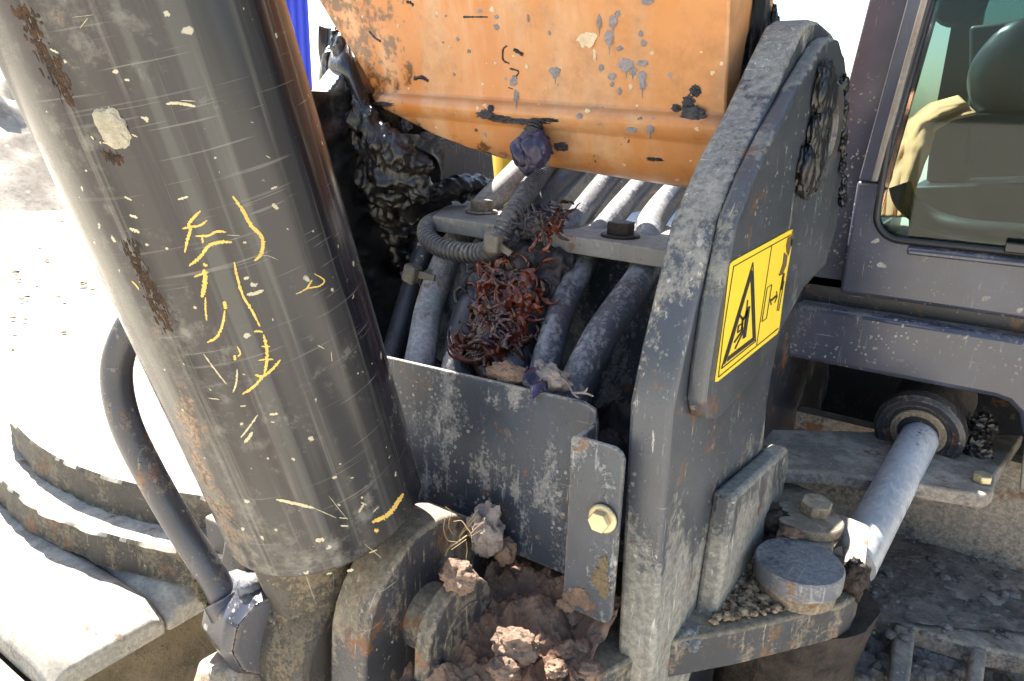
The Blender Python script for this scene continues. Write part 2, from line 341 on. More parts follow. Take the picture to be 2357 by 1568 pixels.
def flat(name, c, rough=.5, metal=0, noisy=.3, sc=40, spec=.5):
    s = M(name); n = s.noise(sc, 6, .7); s.bump(n, .15, .002)
    return s.done(s.mix(s.math('MULTIPLY', s.step(n, .4, .7), noisy), c, tuple(k * .55 for k in c)), rough, metal, spec)
MAT['yellow'] = flat('decal_yellow', (.86, .60, .035), .42, noisy=.12, sc=60)
MAT['ink'] = flat('decal_ink', (.018, .016, .014), .5)
MAT['scuff'] = flat('decal_scuff', (.12, .075, .035), .7, sc=120)
MAT['marker'] = flat('yellow_marker_paint', (.62, .40, .085), .65, noisy=.45, sc=150)
MAT['marker_pale'] = flat('pale_scrape', (.46, .40, .26), .75, noisy=.4, sc=150)
MAT['rubber'] = flat('window_rubber', (.012, .012, .014), .5)
MAT['seat'] = flat('seat_vinyl', (.007, .011, .012), .5, sc=20)
MAT['black'] = flat('black_plastic', (.012, .013, .015), .35)
MAT['jacket'] = flat('tan_cloth', (.85, .46, .25), .9, noisy=.35, sc=25, spec=.1)
MAT['blue'] = flat('blue_sheet_paint', (.035, .055, .42), .4, noisy=.1)
MAT['hood'] = flat('yellow_hood_paint', (.75, .50, .06), .4, noisy=.1)
MAT['deck'] = flat('dark_deck_paint', (.05, .07, .11), .12, noisy=.2)
MAT['straw'] = flat('dry_root', (.26, .18, .09), .8)
MAT['white'] = flat('pale_plastic', (.65, .63, .58), .5)
def glass_mat():
    s = M('tinted_glass'); t = s.t; out = t.nodes['Material Output']
    tr = s.n('BsdfTransparent'); tr.inputs[0].default_value = (.42, .53, .51, 1)
    gl = s.n('BsdfGlossy'); gl.inputs[0].default_value = (1, 1, 1, 1); gl.inputs[1].default_value = .03
    df = s.n('BsdfDiffuse'); df.inputs[0].default_value = (.35, .36, .32, 1)
    fr = s.n('Fresnel'); fr.inputs[0].default_value = 1.33
    a = s.n('MixShader'); s.put(a.inputs[0], s.math('MULTIPLY', fr.outputs[0], 1.0)); t.links.new(tr.outputs[0], a.inputs[1]); t.links.new(gl.outputs[0], a.inputs[2])
    st = s.noise(1.0, 5, .6, s.map(sc=(60, 60, 5))); dust = s.math('MULTIPLY', s.step(s.math('ADD', s.math('MULTIPLY', st, .5), s.math('MULTIPLY', s.noise(12, 6, .7), .5)), .50, .8), .02)
    b = s.n('MixShader'); s.put(b.inputs[0], dust); t.links.new(a.outputs[0], b.inputs[1]); t.links.new(df.outputs[0], b.inputs[2])
    t.links.new(b.outputs[0], out.inputs[0]); return s.mat
MAT['glass'] = glass_mat()

# ================================================================== THE SETTING
bm = BM()
def gz(x, y): return .05 * noise.noise(V((x * .5, y * .5, 0)))
def gfn(u, v):
    x = -14 + 24 * u; y = -8 + 24 * v; return V((x, y, gz(x, y) - .02))
sheet(bm, gfn, 90, 90)
bmesh.ops.delete(bm, geom=[f for f in bm.faces if False], context='FACES')
for (x0, x1, y0, y1) in ((-600, -14, -600, 900), (10, 600, -600, 900), (-14, 10, -600, -8), (-14, 10, 16, 900)):
    vs = [bm.verts.new(p) for p in ((x0, y0, -.02), (x1, y0, -.02), (x1, y1, -.02), (x0, y1, -.02))]; bm.faces.new(vs)
tag(obj('ground', bm, MAT['ground']), kind='structure')
bm = BM()
def bank(u, v):
    a = R(56) + R(70) * u; d = 13 + 8 * v
    c = V((-math.sin(a), math.cos(a), 0)) * d
    h = math.sin(v * math.pi) * (2.3 - 1.0 * u) * (.8 + .4 * noise.noise(V((u * 6, v * 2, 3)))) + .5 * fbm((u * 20, v * 8, 1), 4) * math.sin(v * math.pi)
    return V((c.x, c.y, h - .1))
sheet(bm, bank, 160, 50)
tag(obj('spoil_bank', bm, MAT['bank']), kind='structure')

cr = BM(); random.seed(41)
for k in range(60):
    x, y = random.uniform(20, 330), random.uniform(500, 900); c = PZ(x, y, 0); r = random.choice((.008, .012, .015, .02, .03)); lump(cr, c + V((0, 0, r * .2)), r, 2, .5, 1.5, k, .15, (1.5, 1.1, .55))
tag(obj('ground_stones', cr, soil_mat('ground_stone', (.10, .08, .06), (.30, .22, .14), (.2, .18, .15), 12, .4)), 'small stones scattered over the bright dusty ground', 'stones', kind='stuff')

# ================================================================== BOOM BRACKET (swing bracket)
XO, XI = -.263, -.312                      # outer and inner face of the near side plate
CXM = -.66                                  # centre plane of the bracket
brk = thing('boom_bracket', (CXM, .95, .95), 'dirty dark grey steel bracket with thick side plates holding the boom foot', 'bracket')
prof_px = [(1490, 1640), (1503, 1530), (1545, 950), (1572, 820), (1600, 705), (1643, 520), (1700, 380), (1764, 253), (1815, 135), (1850, 58), (1868, 45), (1886, 50), (1915, 75),
           (1945, 130), (1955, 220), (1945, 360), (1926, 523), (1900, 612), (1848, 668), (1798, 760), (1780, 842), (1766, 926), (1760, 1000), (1736, 1240), (1632, 1440), (1560, 1640)]
prof = [PX(x, y, XO) for x, y in prof_px]
bm = BM(); prism(bm, prof, (XI - XO, 0, 0))
near = obj('side_plate', bm, MAT['plate'], brk, bevel=.006, segs=3)
XL = 2 * CXM - XI                            # far plate inner face
bm = BM(); prism(bm, [V((XL, p.y, p.z)) for p in prof], (-.05, 0, 0)); obj('side_plate', bm, MAT['plate'], brk, bevel=.006)
# raised doubler on the outer face
XD = XO + .022
dbl = [(1629, 966), (1622, 930), (1630, 860), (1652, 720), (1697, 505), (1738, 400), (1778, 317), (1840, 200), (1899, 98), (1915, 86), (1932, 92), (1942, 130), (1945, 220), (1938, 380), (1922, 523), (1897, 606), (1850, 664), (1800, 757), (1765, 830), (1730, 880), (1660, 960), (1645, 970)]
bm = BM(); prism(bm, [PX(x, y, XD) for x, y in dbl], (XO - XD, 0, 0)); dob = obj('doubler_plate', bm, MAT['doubler'], near, bevel=.005, segs=3)
# weld bead along the doubler's front edge
bm = BM(); tube(bm, spline([PX(x, y, XO + .002) for x, y in [(1618, 940), (1624, 860), (1646, 720), (1690, 510), (1732, 402), (1772, 317), (1835, 200), (1892, 100)]], 14), lambda i, t: .006 + .002 * math.sin(i * 1.9), 8)
obj('weld_bead', bm, MAT['lug'], near)
# pin boss on the doubler, half buried in black grease
pc = PX(1893, 300, XD); bm = BM(); lathe(bm, pc - V((.03, 0, 0)), (1, 0, 0), [(0, .066), (.036, .066), (.042, .060), (.042, .034), (.036, .030)], 48); obj('pin_boss', bm, MAT['doubler'], near, smooth=30)
# lower pad on the outer face
XG = XO + .030
gp = [(1638, 1128), (1700, 1075), (1772, 1018), (1778, 1045), (1765, 1120), (1735, 1240), (1672, 1400), (1640, 1470), (1560, 1475), (1600, 1300)]
bm = BM(); prism(bm, [PX(x, y, XO) for x, y in [(1640, 1128), (1772, 1018), (1776, 1045), (1734, 1240), (1622, 1452), (1588, 1462)]], (XG - XO, 0, 0)); obj('gusset', bm, MAT['plate'], near, bevel=.008, segs=2)
bm = BM(); lump(bm, PX(1600, 1452, XO + .012), .026, 4, .3, 1.5, 3, .1, (.7, 1.5, .45)); lump(bm, PX(1585, 1460, XO + .010), .020, 4, .3, 1.5, 4, .1, (.9, 1.2, .5)); obj('weld_fillet', bm, MAT['pincap'], near)
# warning decal
XS = XD + .0016
def dz(x, y): return PX((2200 + x / 2.85) / 1.38540, (700 + y / 2.85) / 1.38540, XS)
deco = [(390, 380), (905, 100), (932, 92), (930, 200), (895, 400), (860, 600), (808, 1000), (790, 1040), (250, 1474), (234, 1476), (236, 1440), (300, 1000), (368, 430), (375, 400)]
bm = BM(); prism(bm, [dz(*p) for p in deco], (-.0011, 0, 0)); dec = obj('warning_decal', bm, MAT['yellow'], near, smooth=0)
bm = BM()
def inkpoly(pts): prism(bm, [dz(*p) + V((.0003, 0, 0)) for p in pts], (.0005, 0, 0))
def inkline(pts, wd, closed=False):
    pts = [V((*p, 0)) for p in pts]
    if closed: pts = pts + [pts[0]]
    for a, b in zip(pts, pts[1:]):
        d = (b - a).normalized(); q = V((-d.y, d.x, 0)) * wd / 2; a2 = a - d * wd * .4; b2 = b + d * wd * .4
        inkpoly([(k.x, k.y) for k in (a2 - q, b2 - q, b2 + q, a2 + q)])
inkline([(392, 428), (912, 140)], 5); inkline([(392, 428), (302, 1000), (252, 1434)], 4); inkline([(252, 1434), (800, 988)], 5)
inkline([(738, 238), (600, 1140)], 3)
inkline([(567, 392), (590, 1108), (280, 1356)], 6, True)
inkpoly([(552, 452), (562, 470), (582, 1075), (565, 1085), (545, 545)]); inkpoly([(552, 452), (545, 545), (352, 1205), (318, 1300), (300, 1322)])
inkpoly([(345, 1245), (574, 1068), (584, 1098), (330, 1292)])
inkpoly([(515, 800), (542, 784), (502, 1068), (472, 1086)]); inkline([(519, 735), (488, 990)], 9)
inkline([(445, 868), (474, 908), (500, 880), (512, 830)], 18); inkline([(474, 905), (470, 950)], 14)
inkline([(436, 968), (470, 945), (462, 1000), (426, 1028)], 9, True); inkline([(466, 1015), (398, 1116)], 11); inkline([(468, 1040), (405, 1172)], 10); inkline([(468, 950), (476, 1040)], 12)
inkline([(697, 620), (738, 592), (690, 900), (648, 930)], 4, True)
inkline([(735, 735), (778, 695)], 14); inkline([(725, 725), (732, 775)], 8); inkline([(782, 655), (786, 700), (765, 755)], 6)
inkpoly([(842, 490), (856, 488), (830, 640), (812, 640)]); inkline([(836, 520), (786, 830)], 5); inkline([(850, 560), (800, 830)], 4)
obj('pictogram', bm, MAT['ink'], dec, smooth=0)
bm = BM()
for pl in ([(885, 165), (918, 150), (925, 200), (890, 330), (872, 300), (868, 240)], [(850, 300), (880, 330), (868, 420), (842, 480), (810, 490), (838, 400)], [(800, 495), (845, 480), (840, 500), (806, 512)], [(925, 110), (935, 92), (936, 160), (915, 250), (905, 230)]):
    inkpoly(pl)
obj('scuff', bm, MAT['scuff'], dec, smooth=0)

# base plate with the pin joint
ZB = .956
bm = BM()
bp = [V((-1.0, .60, ZB)), V((-.33, .60, ZB)), PZ(1515, 1483, ZB), PZ(1700, 1450, ZB), PZ(1940, 1393, ZB), PZ(1968, 1375, ZB), PZ(1982, 1345, ZB), PZ(1980, 1300, ZB), PZ(1965, 1215, ZB), PZ(1920, 1150, ZB), PZ(1850, 1120, ZB), V((-.33, 1.32, ZB)), V((-1.0, 1.32, ZB))]
prism(bm, bp, (0, 0, -.058)); obj('base_plate', bm, MAT['lug'], brk, bevel=.005, segs=3)
hub = PZ(1850, 1290, ZB); bm = BM(); lathe(bm, hub - V((0, 0, .35)), (0, 0, 1), [(0, .105), (.1, .105), (.20, .095), (.2965, .11)], 48)
for v in bm.verts: v.co += V((1, 1, 0)) * .010 * fbm(v.co * 30, 3)
obj('pivot_hub', bm, MAT['darkclod'], brk)
bm = BM(); box(bm, -1.0, -.28, .80, 1.3, .40, .88); obj('dark_gap_box', bm, MAT['dark'], brk)  # added dark box closing the bright gap under the base plate
# centre back wall behind the hoses
bm = BM(); prism(bm, [V((XL, .985, .95)), V((XI, .985, .95)), V((XI, 1.11, 1.37)), V((XL, 1.11, 1.37))], (0, .02, 0)); obj('back_wall', bm, MAT['guard'], brk)
# hose clamp bars across the bracket
ZC = 1.42
def bar(z0, z1, px, dy=0):
    b = BM(); prism(b, [PZ(x, y, z1) + V((0, dy, 0)) for x, y in px], (0, 0, z0 - z1)); return b
cl = obj('clamp_bar', bar(ZC - .026, ZC, [(995, 497), (1534, 576), (1550, 522), (1042, 458)]), MAT['clamp'], brk, bevel=.002)
b0 = bar(ZC - .085, ZC - .030, [(990, 502), (1534, 578), (1550, 522), (1030, 470)], .012); obj('clamp_base', b0, MAT['muddy'], brk, bevel=.003)
for (x, y) in ((1108, 490), (1427, 545)):
    c = PZ(x, y, ZC); bm = BM(); lathe(bm, c, (0, 0, 1), [(0, .030), (.004, .030), (.0045, .028)], 28); hexhead(bm, c + V((0, 0, .0045)), (0, 0, 1), .021, .018)
    obj('clamp_bolt', bm, MAT['muddy' if x < 1200 else 'darkclod'], cl, bevel=.002)
# mud guard sheet with stepped flange
GY, FY = .72, .67
zt = 1.27
a, b = PY(820, 800, GY), PY(1380, 935, GY)
bm = BM(); th = .006
def arc_pts(cx, cz, r, a0, a1, y, n=8): return [V((cx + r * math.cos(R(a0 + (a1 - a0) * k / n)), y, cz + r * math.sin(R(a0 + (a1 - a0) * k / n)))) for k in range(n + 1)]
xr = -.362
prism(bm, [V((-.88, GY, 1.255))] + [V((xr - .02, GY, 1.272)), V((xr - .004, GY, 1.266)), V((xr, GY, 1.25)), V((xr, GY, 1.03)), V((-.88, GY, 1.03))], (0, th, 0))
prism(bm, [V((xr, GY - .0, 1.248)), V((xr, FY + .004, 1.248)), V((xr, FY + .004, 1.03)), V((xr, GY, 1.03))], (-.006, 0, 0))
fx0, fx1 = -.3685, -.3015
prism(bm, [V((fx0 + .004, FY, 1.026)), V((fx1 - .012, FY, 1.026)), V((fx1 - .004, FY, 1.03)), V((fx1 - .001, FY, 1.04))] + arc_pts(fx1 - .016, 1.252 - .016, .016, 0, 90, FY)
      + arc_pts(fx0 + .006, 1.252 - .006, .006, 90, 180, FY, 4) + [V((fx0, FY, 1.03))], (0, th, 0))
gd = obj('guard_plate', bm, MAT['guard'], brk, bevel=.0015)
c = PY(1388, 1192, FY - .001); bm = BM()
lathe(bm, c, (0, -1, 0), [(0, .0172), (.0025, .0178), (.0045, .0165), (.0055, .012)], 36); hexhead(bm, c + V((0, -.004, 0)), (0, -1, 0), .0128, .0105)
obj('flange_bolt', bm, MAT['bolt'], gd, bevel=.001)
for (x, y, rx, rz, k) in ((1380, 1335, .010, .012, 3), (1390, 1350, .006, .014, 4), (1318, 1378, .012, .008, 5), (1300, 1395, .010, .007, 6), (1335, 1365, .010, .007, 7), (1345, 1385, .006, .010, 8), (1388, 1300, .005, .012, 9)):
    bm = BM(); lump(bm, PY(x, y, FY - .0005), 1.0, 4, .5, 1.6, k, .35, (rx, .0016, rz)); obj('mud_splash', bm, MAT['clod' if k in (5, 6, 7, 8) else 'frame_mud'], gd)
# cylinder lugs
def lugprof(cy, cz, r, ybot0, ybot1, zb, X):
    pts = [V((X, ybot0, zb))] + [V((X, cy + r * math.cos(R(t)), cz + r * math.sin(R(t)))) for t in range(180, -1, -12)] + [V((X, ybot1, zb))]
    return pts
bm = BM(); prism(bm, lugprof(.615, .985, .122, .478, .75, .80, -.585), (.058, 0, 0)); obj('cylinder_lug', bm, MAT['lug'], brk, bevel=.006, segs=3)
bm = BM(); prism(bm, lugprof(.594, .995, .064, .520, .655, .80, -.484), (.022, 0, 0)); l2 = obj('cylinder_lug', bm, MAT['lug'], brk, bevel=.004, segs=3)
hc = PX(1066, 1440, -.462); bm = BM()
lathe(bm, hc + V((-.002, 0, 0)), (1, 0, 0), [(0, .0125), (.0026, .0125), (.0026, .0105), (.0022, .0100), (.0027, .0085), (.0022, .0080), (.0027, .0065), (.0022, .006)], 28)
obj('threaded_hole', bm, soil_mat('rusty_thread', (.03, .012, .006), (.10, .045, .02), (.02, .01, .008), 80, .4), l2)
bm = BM(); prism(bm, lugprof(.615, .985, .122, .478, .75, .80, -.80), (.058, 0, 0)); obj('cylinder_lug', bm, MAT['lug'], brk, bevel=.006)
bm = BM(); lathe(bm, V((-.86, .60, .985)), (1, 0, 0), [(0, .042), (.40, .042)], 32); obj('clevis_pin', bm, MAT['lug'], brk)
# short brown stop plate behind the boom foot
bm = BM(); prism(bm, [PY(x, y, 1.38) for x, y in [(985, 350), (1075, 350), (1086, 400), (1100, 440), (985, 480)]], (0, .03, 0)); obj('stop_plate', bm, MAT['brownplate'], brk, bevel=.003)
# round pin caps on the base plate
def disc(name, px, z, r, h, mat, par):
    c = PZ(*px, z); b = BM(); lathe(b, c - V((0, 0, h)), (0, 0, 1), [(0, r * .985), (h * .2, r), (h * .88, r), (h, r * .96), (h + .0006, r * .5)], 64); return obj(name, b, mat, par, smooth=35), c
pin = thing('pin_retainer', PZ(1840, 1290, ZB), 'pair of round steel pin caps joined by a link on the base plate', 'pin cap')
cp1, c1 = disc('pin_cap', (1840, 1290), ZB + .050, .0600, .028, MAT['pincap'], pin)
cp2, c2 = disc('washer', (1862, 1188), ZB + .058, .0500, .014, MAT['muddy'], pin)
bm = BM(); lathe(bm, V((c1.x, c1.y, ZB + .0015)), (0, 0, 1), [(0, .054), (.0208, .054)], 40); obj('pin_neck', bm, MAT['muddy'], pin)
bm = BM(); d = (c2 - c1); d.z = 0; q = V((-d.y, d.x, 0)).normalized() * .04
prism(bm, [V((p.x, p.y, ZB + .002)) for p in (c1 - q, c1 + q, c2 + q, c2 - q)], (0, 0, .040)); obj('link', bm, MAT['muddy'], pin, bevel=.004)
bm = BM(); hexhead(bm, PZ(1874, 1178, ZB + .0592), (.1, -.1, 1), .024, .020); obj('bolt', bm, MAT['muddy'], pin, bevel=.002)

# ================================================================== BOOM
BR, BL = -.338, -.985
boom = thing('boom', (-.66, 1.15, 1.55), 'orange excavator boom foot splashed with grey mud above the hoses', 'boom')
bprof = [(.83, 2.35), (.925, 1.85), (.972, 1.66), (.982, 1.612), (.972, 1.604), (.969, 1.594), (.977, 1.580), (.990, 1.572), (.998, 1.545), (1.012, 1.525), (1.030, 1.510), (1.055, 1.503), (1.08, 1.508), (1.105, 1.525), (1.125, 1.56), (1.135, 1.62), (1.135, 1.68), (1.13, 1.78), (1.12, 2.0), (1.10, 2.35)]
def bfine():
    out = []
    for (a, b) in zip(bprof, bprof[1:]):
        n = max(1, int((V(a) - V(b)).length / .03))
        out += [V(a).lerp(V(b), k / n) for k in range(n)]
    return out + [V(bprof[-1])]
bf = bfine()
NX = 44
bm = BM()
def leftx(z, y):                              # the left end of the foot is cut back in a curve towards its bottom
    if z > 1.61: return -.965 - .10 * min(1, (z - 1.61) / .17)
    return -.965 + .30 * ((1.61 - z) / .115) ** 1.7 * (1 if y < 1.1 else 1)
rows = []
for i in range(NX + 1):
    u = i / NX; row = []
    for p in bf:
        x = leftx(p.y, p.x) * (1 - u) + BR * u
        tilt = (.012 - (x - BR) / (BL - BR) * .0 - u * .024)
        q = V((x, p.x, p.y + tilt * (1 if p.y < 1.7 else .5)))
        edge = min(u, 1 - u) * .62
        row.append(bm.verts.new(q))
    rows.append(row)
nb = len(bf)
for i in range(NX):
    for j in range(nb - 1): bm.faces.new((rows[i][j], rows[i + 1][j], rows[i + 1][j + 1], rows[i][j + 1]))
    bm.faces.new((rows[i][nb - 1], rows[i + 1][nb - 1], rows[i + 1][0], rows[i][0]))
bm.faces.new(rows[0]); bm.faces.new(rows[-1][::-1])
obj('boom_foot', bm, MAT['boom'], boom, base=None, smooth=50, bevel=.006)
bm = BM(); lathe(bm, V((XL - .01, 1.075, 1.60)), (1, 0, 0), [(0, .05), (.735, .05)], 40); obj('pivot_pin', bm, MAT['lug'], boom)
# splashes of dried mud standing on the paint
def boomY(x, y):
    p = PY(x, y, .975)
    for _ in range(6):
        z = p.z - .012 + .024 * max(0, min(1, (p.x + .965) / .627)); best = .98
        for a, b in zip(bf, bf[1:]):
            if b.y - .0001 <= z <= a.y + .0001 and a.x < 1.06: best = a.x + (b.x - a.x) * (a.y - z) / max(1e-5, a.y - b.y); break
        p = PY(x, y, best)
    return p
MSPL = soil_mat('grey_mud_splash', (.19, .17, .17), (.28, .25, .25), (.13, .11, .11), 40, .4); CSPL = soil_mat('pale_clay_splash', (.52, .40, .25), (.66, .53, .36), (.40, .28, .16), 40, .4)
def zoomB(x, y): return ((1000 + x / 2.143) / 1.3854, (y / 2.143) / 1.3854)
for (zx, zy, rx, rz) in [(1250, 115, 14, 12), (1250, 182, 16, 18), (1135, 75, 18, 12), (905, 110, 10, 9), (985, 265, 12, 14), (1062, 350, 12, 12), (1650, 480, 30, 36), (1965, 460, 16, 20), (2040, 520, 24, 18), (2090, 330, 18, 14), (2045, 140, 18, 34), (2020, 240, 22, 50), (1950, 140, 12, 40), (2135, 430, 42, 40), (2180, 480, 20, 26), (2250, 430, 28, 18), (2245, 510, 18, 60), (2255, 580, 14, 24), (2040, 575, 12, 14), (2090, 620, 12, 20), (2235, 230, 10, 16), (2255, 295, 14, 16), (2075, 95, 12, 16), (2280, 10, 28, 18), (1815, 795, 18, 14), (1375, 530, 18, 14), (1365, 560, 22, 22), (1385, 640, 16, 40), (1370, 690, 6, 22), (885, 290, 8, 8), (960, 510, 9, 10), (1465, 120, 6, 24), (2300, 870, 16, 30), (2170, 880, 26, 24), (1610, 225, 8, 12), (620, 145, 10, 10)]:
    c = boomY(*zoomB(zx, zy)); k = 1.25 / 1700 / 2.143 / 1.3854 * 1.0
    bm = BM(); lump(bm, c, 1.0, 3, .45, 1.6, zx % 17, .25, (rx * k * 1.15, .0016, rz * k * 1.05)); obj('mud_splash', bm, MSPL, boom)
    if rz >= 26:
        bm = BM(); c2 = boomY(*zoomB(zx + 4, zy + rz * 2.2)); tube(bm, spline([boomY(*zoomB(zx + (q - 2) * .8 * math.sin(zx), zy + rz * (.5 + .75 * q))) for q in range(4)], 5), lambda i, t: .0030 * (1 - .75 * t) * (.7 + .5 * noise.noise(V((i * .6, zx, 0)))), 6); obj('mud_drip', bm, MSPL, boom)
for (zx, zy, rx, rz) in [(1870, 250, 48, 55), (1220, 60, 14, 18), (575, 165, 12, 24), (1155, 575, 10, 10), (1920, 360, 8, 40), (2165, 590, 10, 18), (650, 605, 9, 9), (1240, 430, 9, 9), (2310, 360, 10, 12), (1870, 760, 16, 12), (1455, 455, 9, 14), (475, 145, 10, 12), (930, 320, 8, 10)]:
    c = boomY(*zoomB(zx, zy)); k = 1.25 / 1700 / 2.143 / 1.3854
    bm = BM(); lump(bm, c, 1.0, 3, .45, 1.5, zx % 13, .25, (rx * k * 1.12, .0014, rz * k)); obj('clay_splash', bm, CSPL, boom)
for (zx, zy, rx, rz) in [(1180, 780, 60, 30), (1240, 800, 90, 14), (1330, 825, 110, 16), (1450, 830, 120, 18), (1580, 820, 80, 12), (1210, 745, 20, 20), (470, 712, 80, 15), (1500, 880, 50, 34), (2590, 800, 60, 45), (2560, 700, 30, 40), (2480, 740, 24, 20), (2610, 620, 26, 30), (2330, 1090, 40, 10), (1690, 1000, 40, 26), (1600, 1040, 30, 20), (900, 990, 60, 30), (620, 860, 50, 40), (780, 930, 50, 28)]:
    c = boomY(*zoomB(zx, zy)); k = 1.25 / 1700 / 2.143 / 1.3854
    bm = BM(); lump(bm, c, 1.0, 4, .45, 2.2, zx % 11, .3, (rx * k * 1.12, .003, rz * k)); obj('grease_smear', bm, MAT['wetmud'], boom)
def smear(pts, w0):
    b3 = spline([boomY(*zoomB(*p)) - V((0, .0002, 0)) for p in pts], 6); bm = BM(); tube(bm, b3, lambda i, t: w0 * (.6 + .6 * random.random()), 6); obj('dark_streak', bm, MAT['grease'], boom)
smear([(640, 15), (665, 20), (685, 40)], .003); smear([(690, 540), (740, 530), (785, 555)], .0035); smear([(1025, 118), (1100, 118), (1190, 118)], .0016)
smear([(1320, 315), (1295, 340), (1295, 410), (1335, 435)], .0015); smear([(1370, 340), (1430, 375)], .003); smear([(380, 215), (420, 260), (460, 285)], .0025); smear([(1340, 470), (1400, 490), (1380, 530)], .0014)
smear([(1330, 600), (1360, 610)], .001)

for k, (x, y, rr, st) in enumerate([(1748, 40, .05, (.12, .8, 1.4)), (1738, 120, .055, (.12, .7, 1.3)), (1716, 200, .045, (.12, .6, 1.2)), (1770, 100, .04, (.2, .8, 1.2)), (1758, 175, .03, (.3, 1, .8))]):
    bm = BM(); foldlump(bm, PX(x, y, BR), rr, st, k + 30, 5, 1.8, .09); obj('grease_smear', bm, MAT['grease'], boom, smooth=60)
# ================================================================== BOOM CYLINDER
A, B_ = P(340, 60, .65), P(780, 1238, .945)
axis = (A - B_).normalized(); RAD = .121
cyl = thing('boom_cylinder', B_, 'big dark grey hydraulic cylinder leaning on its lugs with yellow marker strokes', 'cylinder')
bm = BM(); L = 1.5
lathe(bm, V((0, 0, 0)), (0, 0, 1), [(.053, .02), (.053, RAD - .012), (.056, RAD - .005), (.063, RAD - .0005)] + [(.063 + L * k / 30, RAD) for k in range(31)], 96, True)
me = bpy.data.meshes.new('barrel'); bm.to_mesh(me); bm.free(); bar_o = bpy.data.objects.new('barrel', me); COL.objects.link(bar_o); bar_o.parent = cyl
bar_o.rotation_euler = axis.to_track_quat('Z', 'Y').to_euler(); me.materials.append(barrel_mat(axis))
me.polygons.foreach_set('use_smooth', [True] * len(me.polygons)); me.set_sharp_from_angle(angle=R(40))
def oncyl(x, y, lift=.0):
    d = ray(x, y).normalized(); o = EYE - B_; rr = RAD + lift
    dp = d - axis * d.dot(axis); op = o - axis * o.dot(axis); qa = dp.dot(dp); qb = 2 * dp.dot(op); qc = op.dot(op) - rr * rr
    disc_ = qb * qb - 4 * qa * qc
    t = (-qb - math.sqrt(max(0, disc_))) / (2 * qa); return EYE + d * t
def z4(x, y): return (x / 2.143 / 1.3854, (724 + y / 2.143) / 1.3854)
def z8(x, y): return ((600 + x / 2.143) / 1.3854, (1448 + y / 2.143) / 1.3854)
def ribbon(bm, pts, wd, fn=z4, seed=0):
    q = spline([V((*fn(*p), 0)) for p in pts], 9); wp = wd / 2.143 / 1.3854 / 2 * .85; n = len(q); ra = []
    for i, p in enumerate(q):
        d = (q[min(i + 1, n - 1)] - q[max(0, i - 1)]).normalized(); nn = V((-d.y, d.x, 0))
        taper = min(1, .45 + 3.5 * min(i, n - 1 - i) / n)
        w1 = wp * taper * (.8 + .9 * noise.noise(V((i * .9, seed, 0)))); w2 = wp * taper * (.8 + .9 * noise.noise(V((i * .9, seed, 9))))
        a, b = p + nn * w1, p - nn * w2
        ra.append([bm.verts.new(oncyl(a.x, a.y, .0003)), bm.verts.new(oncyl(p.x, p.y, .0005)), bm.verts.new(oncyl(b.x, b.y, .0003))])
    for a, b in zip(ra, ra[1:]):
        bm.faces.new((a[0], a[1], b[1], b[0])); bm.faces.new((a[1], a[2], b[2], b[1]))
bm = BM()
strokes = [([(1370, -110), (1330, -70), (1290, -20), (1300, 20), (1280, 90), (1262, 175)], 30), ([(1245, 12), (1300, 0), (1365, -10), (1415, -45)], 22), ([(1335, 62), (1420, 60), (1480, 32), (1545, 35)], 24), ([(1380, 60), (1386, 112)], 20),
           ([(1585, 105), (1500, 104), (1425, 130), (1380, 190), (1340, 230), (1292, 265)], 32), ([(1390, 248), (1402, 262), (1418, 262)], 24), ([(1392, 290), (1402, 340), (1395, 410), (1380, 482)], 46), ([(1325, 342), (1370, 325), (1425, 308)], 20), ([(1404, 480), (1404, 560), (1412, 640)], 18),
           ([(1530, 508), (1536, 530), (1542, 562)], 34), ([(1535, 570), (1522, 660), (1482, 750), (1415, 790)], 25), ([(1590, -210), (1660, -110), (1715, -10), (1775, 50), (1797, 110), (1780, 190), (1738, 232)], 36),
           ([(1600, 240), (1620, 340), (1660, 470), (1720, 570), (1777, 682)], 25), ([(1735, 715), (1765, 712), (1795, 718)], 20), ([(1800, 735), (1822, 830), (1822, 920), (1805, 1010)], 30), ([(1785, 815), (1815, 818), (1845, 815)], 15), ([(1765, 912), (1815, 905), (1868, 905)], 16),
           ([(1915, 908), (1862, 970), (1795, 1020), (1742, 1010)], 27), ([(1805, 1010), (1740, 1085), (1655, 1145)], 26), ([(1620, 815), (1642, 865), (1622, 885)], 16), ([(1603, 875), (1606, 912)], 28), ([(2145, 318), (2215, 365), (2180, 405), (2100, 420), (2040, 455)], 15), ([(2132, 362), (2112, 395), (2092, 428)], 17),
           ([(900, 370), (930, 400), (950, 430)], 14)]
for k, (p, wd) in enumerate(strokes): bm = BM(); ribbon(bm, p, wd, z4, k); obj('marker_stroke', bm, MAT['marker'], cyl)
bm = BM(); ribbon(bm, [(1470, 270), (1430, 330), (1380, 400), (1320, 440), (1255, 465)], 42, z8, 40); ribbon(bm, [(1270, 520), (1300, 525)], 34, z8, 41)
obj('marker_stroke', bm, MAT['marker'], cyl)
bm = BM()
